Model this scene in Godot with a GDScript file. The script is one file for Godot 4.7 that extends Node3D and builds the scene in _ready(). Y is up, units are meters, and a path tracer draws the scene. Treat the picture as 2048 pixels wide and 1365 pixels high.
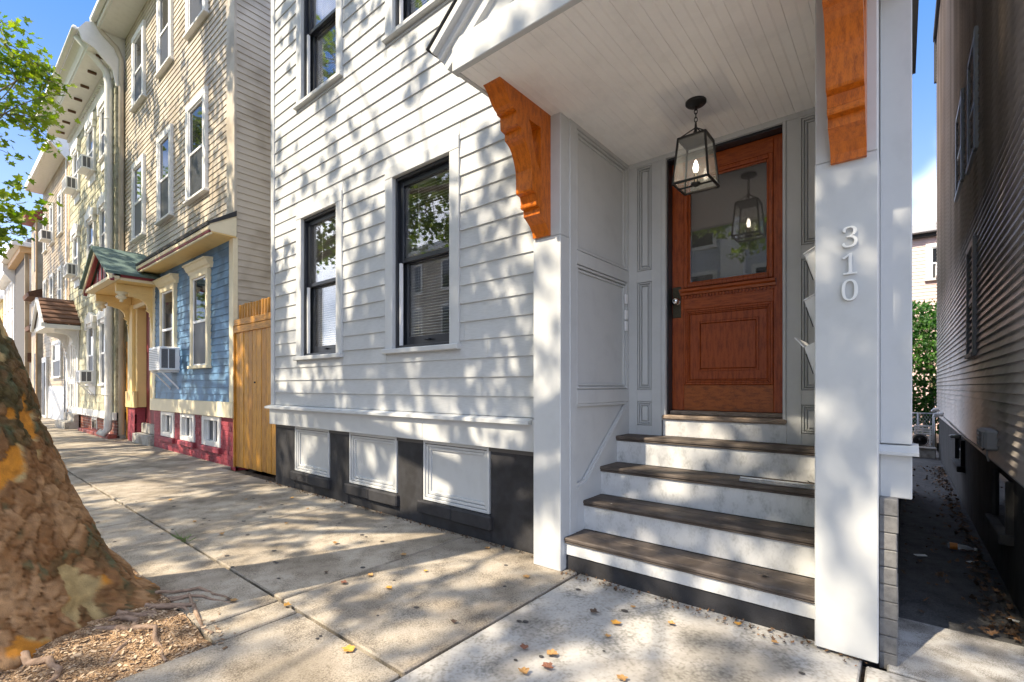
extends Node3D
# Grey clapboard house with a bracketed entry canopy on a street of row houses, in dappled sun.

var rng := RandomNumberGenerator.new()
var taken := {}
var meshes := {}
var mats := {}
var tex := {}
var hmap := {}

# ---------------------------------------------------------------- textures and materials
func lay(freq: float, kind := 0, oct := 1, seed_ := 1, jitter := 1.0) -> FastNoiseLite:
	var n := FastNoiseLite.new()
	n.seed = seed_
	n.frequency = freq
	n.noise_type = [FastNoiseLite.TYPE_SIMPLEX_SMOOTH, FastNoiseLite.TYPE_VALUE, FastNoiseLite.TYPE_CELLULAR][kind]
	n.fractal_type = FastNoiseLite.FRACTAL_FBM if oct > 1 else FastNoiseLite.FRACTAL_NONE
	n.fractal_octaves = oct
	if kind == 2:
		n.cellular_return_type = FastNoiseLite.RETURN_DISTANCE2_SUB
		n.cellular_jitter = jitter
	return n

# layers: [noise, weight]; v is spread over the ramp lo..hi (linear colours) with a contrast about the middle
func make_tex(key: String, size: int, layers: Array, ramp: Array, contrast := 1.0) -> void:
	var datas := []
	var wsum := 0.0
	for l in layers:
		var im: Image = l[0].get_seamless_image(size, size)
		im.convert(Image.FORMAT_L8)
		datas.append(im.get_data())
		wsum += l[1]
	var lut := PackedByteArray()
	lut.resize(256 * 3)
	for i in 256:
		var v := i / 255.0
		var c: Color = ramp[ramp.size() - 1][1]
		for k in ramp.size() - 1:
			if v <= ramp[k + 1][0]:
				c = ramp[k][1].lerp(ramp[k + 1][1], clampf((v - ramp[k][0]) / (ramp[k + 1][0] - ramp[k][0]), 0, 1))
				break
		c = c.linear_to_srgb()
		lut[i * 3] = int(clampf(c.r, 0, 1) * 255)
		lut[i * 3 + 1] = int(clampf(c.g, 0, 1) * 255)
		lut[i * 3 + 2] = int(clampf(c.b, 0, 1) * 255)
	var out := PackedByteArray()
	out.resize(size * size * 3)
	var hb := PackedByteArray()
	hb.resize(size * size)
	var nl := datas.size()
	var w := PackedFloat32Array()
	for l in layers:
		w.append(l[1] / wsum)
	for i in size * size:
		var v := 0.0
		for k in nl:
			v += w[k] * datas[k][i]
		var q := clampi(int((v - 127.5) * contrast + 127.5), 0, 255)
		hb[i] = q
		out[i * 3] = lut[q * 3]
		out[i * 3 + 1] = lut[q * 3 + 1]
		out[i * 3 + 2] = lut[q * 3 + 2]
	tex[key] = ImageTexture.create_from_image(Image.create_from_data(size, size, false, Image.FORMAT_RGB8, out))
	hmap[key] = ImageTexture.create_from_image(Image.create_from_data(size, size, false, Image.FORMAT_L8, hb))

func g(v: float) -> Color:
	return Color(v, v, v)

func textures() -> void:
	make_tex("paint", 512, [[lay(.006, 0, 4, 3), 1.0], [lay(.09, 1, 2, 4), .35]], [[0.0, g(.91)], [.45, g(.975)], [1.0, g(1)]], 1.4)
	make_tex("grain", 512, [[lay(.02, 0, 4, 7), 1.0], [lay(.11, 0, 2, 8), .6]], [[0.0, g(.55)], [.5, g(.85)], [1.0, g(1)]], 1.7)
	make_tex("brushed", 512, [[lay(.02, 0, 4, 7), 1.0], [lay(.11, 0, 2, 8), .6]], [[0.0, g(.86)], [.5, g(.95)], [1.0, g(1)]], 1.6)
	make_tex("wood", 512, [[lay(.012, 0, 5, 17), 1.0], [lay(.07, 0, 3, 18), .7]], [[0.0, Color(.5, .44, .4)], [.35, Color(.74, .69, .65)], [.6, Color(.93, .91, .9)], [1.0, g(1)]], 1.6)
	make_tex("concrete", 1024, [[lay(.004, 0, 5, 21), .7], [lay(.22, 1, 2, 22), 1.0], [lay(.06, 2, 1, 23), .35]], [[0.0, Color(.36, .34, .32)], [.3, Color(.68, .66, .62)], [.52, Color(.84, .83, .81)], [1.0, g(1)]], 1.9)
	make_tex("smooth_concrete", 512, [[lay(.006, 0, 5, 25), 1.0], [lay(.2, 1, 2, 26), 1.3]], [[0.0, Color(.5, .5, .48)], [.35, Color(.78, .77, .75)], [.6, g(.92)], [1.0, g(1)]], 1.9)
	make_tex("stain", 512, [[lay(.008, 0, 5, 31), 1.0]], [[0.0, Color(.62, .6, .57)], [.35, Color(.82, .8, .78)], [.55, g(.95)], [1.0, g(1)]], 1.8)
	make_tex("scuff", 512, [[lay(.012, 0, 5, 41), 1.0], [lay(.07, 0, 3, 42), .6]], [[0.0, Color(.5, .5, .5)], [.2, Color(.74, .74, .73)], [.5, g(.93)], [1.0, g(1)]], 1.15)
	make_tex("asphalt", 512, [[lay(.2, 1, 2, 51), 1.0], [lay(.006, 0, 4, 52), .8]], [[0.0, g(.4)], [.5, g(.75)], [1.0, g(1)]], 1.8)
	make_tex("parge", 512, [[lay(.12, 0, 3, 81), 1.0], [lay(.01, 0, 4, 82), .8]], [[0.0, g(.55)], [.5, g(.82)], [1.0, g(1)]], 1.6)
	make_tex("roofgrit", 512, [[lay(.25, 1, 2, 91), 1.0], [lay(.01, 0, 3, 92), .6]], [[0.0, g(.45)], [.5, g(.8)], [1.0, g(1)]], 1.6)
	make_tex("soil", 512, [[lay(.08, 0, 4, 95), 1.0], [lay(.012, 0, 3, 96), .6]], [[0.0, Color(.12, .09, .06)], [.4, Color(.4, .32, .24)], [.7, Color(.8, .7, .56)], [1.0, g(1)]], 1.9)

func M(key: String, col: Color, rough: float, o := {}) -> StandardMaterial3D:
	var m := StandardMaterial3D.new()
	m.resource_name = key
	var a := col.linear_to_srgb()
	m.albedo_color = Color(a.r, a.g, a.b, o.get("alpha", 1.0))
	m.roughness = rough
	m.metallic = o.get("metal", 0.0)
	m.metallic_specular = o.get("spec", .5)
	if o.has("tex"):
		m.albedo_texture = tex[o.tex]
		m.uv1_triplanar = true
		m.uv1_world_triplanar = true
		m.uv1_scale = o.get("scale", Vector3.ONE)
		m.uv1_offset = o.get("off", Vector3(.137, .311, .773))
		m.uv1_triplanar_sharpness = 4.0
	if o.has("bump"):
		m.heightmap_enabled = true
		m.heightmap_texture = hmap[o.get("btex", o.get("tex", "paint"))]
		m.heightmap_scale = o.bump
		if not o.has("tex"):
			m.uv1_triplanar = true
			m.uv1_world_triplanar = true
			m.uv1_scale = o.get("scale", Vector3.ONE)
	if o.has("dtex"):
		m.detail_enabled = true
		m.detail_albedo = tex[o.dtex]
		m.detail_blend_mode = BaseMaterial3D.BLEND_MODE_MUL
		m.detail_uv_layer = BaseMaterial3D.DETAIL_UV_2
		m.uv2_triplanar = true
		m.uv2_world_triplanar = true
		m.uv2_scale = o.get("dscale", Vector3(.3, .3, .3))
	if o.has("alpha"):
		m.transparency = BaseMaterial3D.TRANSPARENCY_ALPHA
	if o.has("coat"):
		m.clearcoat_enabled = true
		m.clearcoat = o.coat
		m.clearcoat_roughness = .15
	if o.has("vcol"):
		m.vertex_color_use_as_albedo = true
	if o.has("back"):
		m.backlight_enabled = true
		m.backlight = o.back
	mats[key] = m
	return m

func V(x: float, y: float, z: float) -> Vector3:
	return Vector3(x, y, z)

func materials() -> void:
	M("siding", Color(.525, .535, .53), .62, {tex = "brushed", scale = V(.9, 9, 9), bump = .012, dtex = "paint", dscale = V(.35, .35, .35)})
	M("trim_grey", Color(.525, .535, .53), .55, {tex = "paint", scale = V(1.1, 1.1, 1.1), bump = .01})
	M("ceiling_white", Color(.93, .905, .87), .55, {tex = "paint", scale = V(.9, .9, .9)})
	M("charcoal", Color(.034, .033, .036), .8, {tex = "parge", scale = V(2, 2, 2), bump = .12, dtex = "stain", dscale = V(.9, .9, .9)})
	M("black_frame", Color(.014, .016, .021), .35, {})
	M("black_iron", Color(.012, .011, .010), .45, {tex = "parge", scale = V(6, 6, 6)})
	M("white_vinyl", Color(.80, .80, .80), .45, {tex = "paint", scale = V(2, 2, 2)})
	M("window_glass", Color(.1, .1, .1), .012, {alpha = .03})
	M("lantern_glass", Color(.8, .85, .8), .06, {alpha = .12})
	M("dark_glass", Color(.018, .021, .026), .03, {metal = .10, spec = .9})
	M("door_glass", Color(.1, .1, .1), .012, {alpha = .03})
	M("screen_dark", Color(.030, .032, .036), .5, {})
	M("blind", Color(.74, .74, .71), .5, {})
	M("room_dark", Color(.10, .095, .09), .9, {})
	M("bracket_wood", Color(.58, .145, .006), .3, {tex = "wood", scale = V(5, 1.6, 5), bump = .02, off = V(.4, .1, .2)})
	M("door_wood", Color(.34, .070, .013), .26, {tex = "wood", scale = V(7, 1.0, 7), bump = .02})
	M("door_wood_across", Color(.36, .076, .013), .26, {tex = "wood", scale = V(1.2, 8, 8), bump = .02})
	M("door_wood_worn", Color(.38, .10, .016), .36, {tex = "wood", scale = V(1.6, 6, 6), bump = .03, dtex = "scuff", dscale = V(2, 2, 2)})
	M("worn_sill", Color(.34, .27, .21), .8, {tex = "wood", scale = V(2, 14, 14), bump = .2, dtex = "scuff", dscale = V(2.2, 2.2, 2.2)})
	M("tread", Color(.125, .098, .080), .7, {tex = "grain", scale = V(.8, 12, 12), bump = .03, dtex = "stain", dscale = V(1.2, 1.2, 1.2)})
	M("riser", Color(.64, .64, .63), .6, {tex = "scuff", scale = V(1.6, 1.0, 1.6), dtex = "paint", dscale = V(1.4, 1.4, 1.4)})
	M("brass_old", Color(.10, .085, .055), .5, {metal = .7, tex = "parge", scale = V(9, 9, 9)})
	M("chrome", Color(.75, .75, .74), .18, {metal = 1.0})
	M("numeral_white", Color(.78, .78, .75), .4, {})
	M("sidewalk_tan", Color(.47, .415, .335), .88, {tex = "concrete", scale = V(1.15, 1.15, 1.15), bump = .16, dtex = "stain", dscale = V(.31, .31, .31)})
	M("sidewalk_tan2", Color(.445, .395, .325), .88, {tex = "concrete", scale = V(1.05, 1.05, 1.05), bump = .16, off = V(.4, .2, .6), dtex = "stain", dscale = V(.27, .27, .27)})
	M("sidewalk_grey", Color(.46, .44, .405), .85, {tex = "smooth_concrete", scale = V(.9, .9, .9), bump = .06, off = V(.7, .5, .1), dtex = "stain", dscale = V(.37, .37, .37)})
	M("apron", Color(.52, .51, .49), .9, {tex = "concrete", scale = V(1.9, 1.9, 1.9), bump = .3, dtex = "stain", dscale = V(.8, .8, .8)})
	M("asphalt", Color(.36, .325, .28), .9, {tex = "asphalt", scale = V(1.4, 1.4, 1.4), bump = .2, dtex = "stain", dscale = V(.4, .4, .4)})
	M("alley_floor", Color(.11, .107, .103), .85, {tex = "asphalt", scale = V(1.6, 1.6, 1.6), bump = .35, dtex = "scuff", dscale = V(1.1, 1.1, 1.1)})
	M("granite", Color(.36, .35, .34), .8, {tex = "concrete", scale = V(1.5, 1.5, 1.5)})
	M("earth", Color(.16, .13, .10), .95, {tex = "soil", scale = V(.5, .5, .5)})
	M("pit_soil", Color(.58, .43, .29), .95, {tex = "soil", scale = V(2.2, 2.2, 2.2), bump = 1.0})
	M("bark", Color(1, 1, 1), .85, {tex = "parge", scale = V(3, 3, 3), vcol = 1, bump = .25})
	M("limb_bark", Color(.24, .20, .13), .85, {tex = "stain", scale = V(3, 1.2, 3), bump = .3})
	M("leaf", Color(1, 1, 1), .55, {vcol = 1, back = Color(.9, 1.0, .35)})
	M("dry_leaf", Color(1, 1, 1), .7, {vcol = 1})
	M("chip", Color(1, 1, 1), .9, {vcol = 1})
	# neighbours
	M("tan_siding", Color(.54, .475, .38), .5, {tex = "paint", scale = V(.8, 3, .8), dtex = "stain", dscale = V(.2, .2, .2)})
	M("white_trim", Color(.74, .73, .70), .5, {tex = "paint", scale = V(1.5, 1.5, 1.5)})
	M("blue_siding", Color(.125, .255, .43), .6, {tex = "brushed", scale = V(.8, 8, 8), dtex = "stain", dscale = V(.6, .6, .6)})
	M("cream", Color(.80, .70, .48), .55, {tex = "paint", scale = V(1.4, 1.4, 1.4)})
	M("mustard", Color(.82, .60, .26), .55, {tex = "paint", scale = V(1.4, 1.4, 1.4)})
	M("maroon", Color(.20, .022, .03), .55, {tex = "paint", scale = V(2, 2, 2)})
	M("maroon_brick", Color(.40, .055, .078), .65, {tex = "parge", scale = V(3, 3, 3), bump = .1, dtex = "stain"})
	M("maroon_joint", Color(.34, .047, .066), .75, {tex = "parge", scale = V(4, 4, 4)})
	M("red_brick", Color(.27, .085, .05), .8, {tex = "parge", scale = V(3, 3, 3), dtex = "stain"})
	M("mortar", Color(.48, .44, .39), .9, {tex = "parge", scale = V(3, 3, 3)})
	M("red_paint", Color(.34, .075, .05), .6, {tex = "parge", scale = V(3, 3, 3), bump = .1})
	M("gate_wood", Color(.64, .31, .03), .55, {tex = "wood", scale = V(6, .7, 6), bump = .04})
	M("gate_wood2", Color(.53, .245, .024), .55, {tex = "wood", scale = V(6, .7, 6), bump = .04, off = V(.6, .4, .9)})
	M("gate_across", Color(.58, .27, .026), .55, {tex = "wood", scale = V(.8, 6, 6), bump = .04})
	M("shingle", Color(.58, .56, .40), .7, {tex = "grain", scale = V(5, 1.2, 5), dtex = "stain", dscale = V(.5, .5, .5)})
	M("shingle2", Color(.54, .525, .37), .7, {tex = "grain", scale = V(5, 1.2, 5), dtex = "stain", dscale = V(.45, .45, .45)})
	M("green_roof", Color(.13, .20, .18), .8, {tex = "roofgrit", scale = V(2, 2, 2), bump = .1})
	M("brown_roof", Color(.15, .075, .045), .9, {tex = "roofgrit", scale = V(2, 2, 2), bump = .15})
	M("brown_roof2", Color(.20, .10, .06), .9, {tex = "roofgrit", scale = V(2, 2, 2), bump = .15})
	M("dark_roof", Color(.05, .05, .052), .9, {tex = "roofgrit", scale = V(2, 2, 2)})
	M("beige_siding", Color(.40, .32, .21), .55, {tex = "paint", scale = V(.8, 3, .8), dtex = "stain", dscale = V(.2, .2, .2)})
	M("peach", Color(.66, .43, .22), .6, {tex = "paint"})
	M("brown_siding", Color(.46, .32, .20), .6, {tex = "paint", scale = V(.8, 3, .8)})
	M("green_siding", Color(.30, .50, .36), .6, {tex = "paint", scale = V(.8, 3, .8)})
	M("yellow_siding", Color(.60, .44, .14), .6, {tex = "paint"})
	M("alley_siding", Color(.72, .645, .58), .38, {tex = "paint", scale = V(1, 6, 1), dtex = "stain", dscale = V(.4, .4, .4)})
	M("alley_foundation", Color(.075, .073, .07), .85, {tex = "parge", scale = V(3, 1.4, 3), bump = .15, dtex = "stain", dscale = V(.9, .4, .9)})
	M("grey_metal", Color(.40, .41, .43), .5, {tex = "paint", scale = V(5, 5, 5)})
	M("galvanised", Color(.42, .43, .44), .45, {metal = .6})
	M("pink_siding", Color(.70, .52, .47), .6, {tex = "paint"})
	M("hedge_leaf", Color(1, 1, 1), .6, {vcol = 1, back = Color(.5, .8, .2)})
	M("brick_painted", Color(.2, .195, .19), .6, {tex = "parge", scale = V(5, 5, 5), bump = .1, dtex = "scuff", dscale = V(2.5, 2.5, 2.5)})
	M("opposite_siding", Color(.52, .56, .62), .6, {tex = "grain", scale = V(.8, 8, 8)})
	M("plastic_clear", Color(.8, .85, .85), .1, {alpha = .3})
	M("orange_label", Color(.65, .22, .03), .5, {})
	M("paper", Color(.72, .72, .70), .7, {tex = "paint", scale = V(4, 4, 4)})
	M("strip_wood", Color(.45, .43, .41), .6, {tex = "grain", scale = V(2, 9, 9)})
	var b := M("bulb_glow", Color(1, .95, .85), .4, {})
	b.emission_enabled = true
	b.emission = Color(1, .95, .86)
	b.emission_energy_multiplier = 4.0

# ---------------------------------------------------------------- nodes
func numbered(called: String) -> String:
	taken[called] = taken.get(called, -1) + 1
	return called if taken[called] == 0 else "%s_%03d" % [called, taken[called]]

func thing(called: String, label: String, category: String, at := Vector3.ZERO, group := "") -> Node3D:
	var o := Node3D.new()
	o.name = numbered(called)
	add_child(o)
	o.position = at
	tag(o, label, category, group)
	return o

func tag(o: Node, label: String, category: String, group := "") -> void:
	o.set_meta("label", label)
	o.set_meta("category", category)
	if group:
		o.set_meta("group", group)

func part(parent: Node3D, called: String, at = null) -> Node3D:
	var o := Node3D.new()
	o.name = called
	parent.add_child(o, true)
	o.position = (at if at != null else origin(parent)) - origin(parent)
	return o

func origin(n: Node) -> Vector3:
	var p := Vector3.ZERO
	while n is Node3D and n != self:
		p += n.position
		n = n.get_parent()
	return p

func put(parent: Node, called: String, mesh: Mesh, mat: String, xf := Transform3D.IDENTITY) -> MeshInstance3D:
	var o := MeshInstance3D.new()
	o.name = numbered(called) if parent == self else called
	o.mesh = mesh
	o.material_override = mats[mat]
	parent.add_child(o, true)
	xf.origin -= origin(parent)
	o.transform = xf
	return o

func structure(o: Node) -> Node:
	o.set_meta("kind", "structure")
	return o

# ---------------------------------------------------------------- shapes
func quad(st: SurfaceTool, a: Vector3, b: Vector3, c: Vector3, d: Vector3) -> void:
	for p in [a, c, b, a, d, c]:
		st.add_vertex(p)

func begin() -> SurfaceTool:
	var st := SurfaceTool.new()
	st.begin(Mesh.PRIMITIVE_TRIANGLES)
	st.set_smooth_group(-1)
	return st

func done(st: SurfaceTool) -> ArrayMesh:
	st.generate_normals()
	return st.commit()

func st_box(st: SurfaceTool, x0: float, x1: float, y0: float, y1: float, z0: float, z1: float) -> void:
	var p := [V(x0, y0, z0), V(x1, y0, z0), V(x1, y1, z0), V(x0, y1, z0), V(x0, y0, z1), V(x1, y0, z1), V(x1, y1, z1), V(x0, y1, z1)]
	quad(st, p[4], p[5], p[6], p[7])
	quad(st, p[1], p[0], p[3], p[2])
	quad(st, p[5], p[1], p[2], p[6])
	quad(st, p[0], p[4], p[7], p[3])
	quad(st, p[7], p[6], p[2], p[3])
	quad(st, p[0], p[1], p[5], p[4])

# a box with chamfered edges, centred on its own origin
func bevel_box(s: Vector3, b: float) -> Mesh:
	var key := "box %.4f %.4f %.4f %.4f" % [s.x, s.y, s.z, b]
	if meshes.has(key):
		return meshes[key]
	var h := s / 2
	var st := begin()
	if b <= 0.0 or minf(h.x, minf(h.y, h.z)) <= b * 1.05:
		st_box(st, -h.x, h.x, -h.y, h.y, -h.z, h.z)
	else:
		var i := h - V(b, b, b)
		for sg in [-1.0, 1.0]:
			var q := [[V(h.x * sg, -i.y, -i.z), V(h.x * sg, i.y, -i.z), V(h.x * sg, i.y, i.z), V(h.x * sg, -i.y, i.z)],
				[V(-i.x, h.y * sg, -i.z), V(-i.x, h.y * sg, i.z), V(i.x, h.y * sg, i.z), V(i.x, h.y * sg, -i.z)],
				[V(-i.x, -i.y, h.z * sg), V(i.x, -i.y, h.z * sg), V(i.x, i.y, h.z * sg), V(-i.x, i.y, h.z * sg)]]
			for f in q:
				if sg > 0:
					quad(st, f[0], f[1], f[2], f[3])
				else:
					quad(st, f[3], f[2], f[1], f[0])
		for a in [-1.0, 1.0]:
			for c in [-1.0, 1.0]:
				face(st, [V(h.x * a, i.y * c, -i.z), V(h.x * a, i.y * c, i.z), V(i.x * a, h.y * c, i.z), V(i.x * a, h.y * c, -i.z)])
				face(st, [V(h.x * a, -i.y, i.z * c), V(h.x * a, i.y, i.z * c), V(i.x * a, i.y, h.z * c), V(i.x * a, -i.y, h.z * c)])
				face(st, [V(-i.x, h.y * a, i.z * c), V(i.x, h.y * a, i.z * c), V(i.x, i.y * a, h.z * c), V(-i.x, i.y * a, h.z * c)])
				for d in [-1.0, 1.0]:
					face(st, [V(h.x * a, i.y * c, i.z * d), V(i.x * a, h.y * c, i.z * d), V(i.x * a, i.y * c, h.z * d)])
	meshes[key] = done(st)
	return meshes[key]

# a flat face of a convex body round its own origin, wound so that it looks outwards
func face(st: SurfaceTool, p: Array) -> void:
	var n: Vector3 = (p[1] - p[0]).cross(p[2] - p[0])
	var mid: Vector3 = p[0] + p[1] + p[2]
	if n.dot(mid) > 0:
		p = p.duplicate()
		p.reverse()
	for k in range(1, p.size() - 1):
		st.add_vertex(p[0])
		st.add_vertex(p[k])
		st.add_vertex(p[k + 1])

# box from world limits
func B(parent: Node, called: String, mat: String, x0: float, x1: float, y0: float, y1: float, z0: float, z1: float, bev := .003) -> MeshInstance3D:
	var s := V(absf(x1 - x0), absf(y1 - y0), absf(z1 - z0))
	return put(parent, called, bevel_box(s, bev), mat, Transform3D(Basis(), V((x0 + x1) / 2, (y0 + y1) / 2, (z0 + z1) / 2)))

# polygon in local xy pushed along +z by d, edges slightly broken by nothing
func prism(poly: Array, d: float) -> ArrayMesh:
	var pts := PackedVector2Array(poly)
	if Geometry2D.is_polygon_clockwise(pts):
		pts.reverse()
	var st := begin()
	var tri := Geometry2D.triangulate_polygon(pts)
	for k in range(0, tri.size(), 3):
		var a := pts[tri[k]]
		var b := pts[tri[k + 1]]
		var c := pts[tri[k + 2]]
		if (b - a).cross(c - a) < 0:
			var t := b
			b = c
			c = t
		st.add_vertex(V(a.x, a.y, d)); st.add_vertex(V(c.x, c.y, d)); st.add_vertex(V(b.x, b.y, d))
		st.add_vertex(V(a.x, a.y, 0)); st.add_vertex(V(b.x, b.y, 0)); st.add_vertex(V(c.x, c.y, 0))
	var n := pts.size()
	for k in n:
		var a := pts[k]
		var b := pts[(k + 1) % n]
		quad(st, V(a.x, a.y, 0), V(b.x, b.y, 0), V(b.x, b.y, d), V(a.x, a.y, d))
	return done(st)

# transform for a prism whose drawing plane is z-y (drawing x = world +z, y up) pushed along world -x .. from x to x - d
func side_on(at: Vector3) -> Transform3D:
	return Transform3D(Basis(V(0, 0, 1), V(0, 1, 0), V(-1, 0, 0)), at)

# transform for a prism drawn in x-z seen from above (drawing x = world x, drawing y = world -z), pushed up
func lying(at: Vector3) -> Transform3D:
	return Transform3D(Basis(V(1, 0, 0), V(0, 0, -1), V(0, 1, 0)), at)

func tube(path: Array, radii: Array, sides := 8, closed := true) -> ArrayMesh:
	var st := SurfaceTool.new()
	st.begin(Mesh.PRIMITIVE_TRIANGLES)
	st.set_smooth_group(1)
	st_tube(st, path, radii, sides, closed)
	return done(st)

func st_tube(st: SurfaceTool, path: Array, radii: Array, sides := 8, closed := true) -> void:
	var rings := []
	var n := path.size()
	var ref := V(.31, .17, .93)
	for k in n:
		var d: Vector3 = (path[mini(k + 1, n - 1)] - path[maxi(k - 1, 0)]).normalized()
		if absf(d.dot(ref)) > .95:
			ref = V(1, 0, 0)
		var u := d.cross(ref).normalized()
		var w := d.cross(u)
		var ring := []
		var r: float = radii[mini(k, radii.size() - 1)]
		for i in sides:
			var t := TAU * i / sides
			ring.append(path[k] + (u * cos(t) + w * sin(t)) * r)
		rings.append(ring)
	for k in n - 1:
		for i in sides:
			var j := (i + 1) % sides
			quad(st, rings[k][j], rings[k][i], rings[k + 1][i], rings[k + 1][j])
	if closed:
		for e in [0, n - 1]:
			for i in sides:
				var j := (i + 1) % sides
				st.add_vertex(path[e])
				st.add_vertex(rings[e][i if e else j])
				st.add_vertex(rings[e][j if e else i])

func lathe(profile: Array, sides := 20) -> ArrayMesh:
	var st := SurfaceTool.new()
	st.begin(Mesh.PRIMITIVE_TRIANGLES)
	st.set_smooth_group(1)
	for k in profile.size() - 1:
		var a: Vector2 = profile[k]
		var b: Vector2 = profile[k + 1]
		for i in sides:
			var t := TAU * i / sides
			var s := TAU * (i + 1) / sides
			quad(st, V(a.x * cos(t), a.y, a.x * sin(t)), V(b.x * cos(t), b.y, b.x * sin(t)), V(b.x * cos(s), b.y, b.x * sin(s)), V(a.x * cos(s), a.y, a.x * sin(s)))
	return done(st)

# one lap-siding board of unit length along x, unit height up y from its butt, thickness in z; scaled into place
func lap_mesh(butt: float, top: float) -> Mesh:
	var key := "lap %.4f %.4f" % [butt, top]
	if not meshes.has(key):
		var st := begin()
		var p := [Vector2(-.012, 0), Vector2(butt - .002, 0), Vector2(butt, .014), Vector2(top, 1.06), Vector2(-.012, 1.06)]
		for k in p.size():
			var a: Vector2 = p[k]
			var b: Vector2 = p[(k + 1) % p.size()]
			quad(st, V(0, a.y, a.x), V(0, b.y, b.x), V(1, b.y, b.x), V(1, a.y, a.x))
		for e in [0, 1]:
			for k in range(1, p.size() - 1):
				var t := [p[0], p[k], p[k + 1]] if e == 1 else [p[0], p[k + 1], p[k]]
				for q in t:
					st.add_vertex(V(e, q.y, q.x))
		meshes[key] = done(st)
	return meshes[key]

# a course of siding facing +z
func lap(parent: Node, called: String, mat: String, x0: float, x1: float, y0: float, y1: float, z: float, butt := .016) -> void:
	put(parent, called, lap_mesh(butt, .003), mat, Transform3D(Basis(V(x1 - x0, 0, 0), V(0, y1 - y0, 0), V(0, 0, 1)), V(x0, y0, z)))

# a course of siding facing +x (dir 1) or -x (dir -1)
func lap_side(parent: Node, called: String, mat: String, z0: float, z1: float, y0: float, y1: float, x: float, dir := 1.0, butt := .014) -> void:
	put(parent, called, lap_mesh(butt, .003), mat, Transform3D(Basis(V(0, 0, z1 - z0), V(0, y1 - y0, 0), V(dir, 0, 0)), V(x, y0, z0)))

# ---------------------------------------------------------------- ground
func slab(parent: Node, mat: String, x0: float, x1: float, z0: float, z1: float) -> void:
	var gap := .009
	var o := B(parent, "slab", mat, x0 + gap, x1 - gap, -.1, 0, z0 + gap, z1 - gap, .007)
	o.position.y += rng.randf_range(-.004, .0)
	o.rotation = V(rng.randf_range(-.0015, .0015), 0, rng.randf_range(-.0015, .0015))

func sheet(called: String, mat: String, x0: float, x1: float, z0: float, z1: float, y: float) -> Node:
	var st := begin()
	quad(st, V(x0, 0, z1), V(x1, 0, z1), V(x1, 0, z0), V(x0, 0, z0))
	return structure(put(self, called, done(st), mat, Transform3D(Basis(), V(0, y, 0))))

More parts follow.
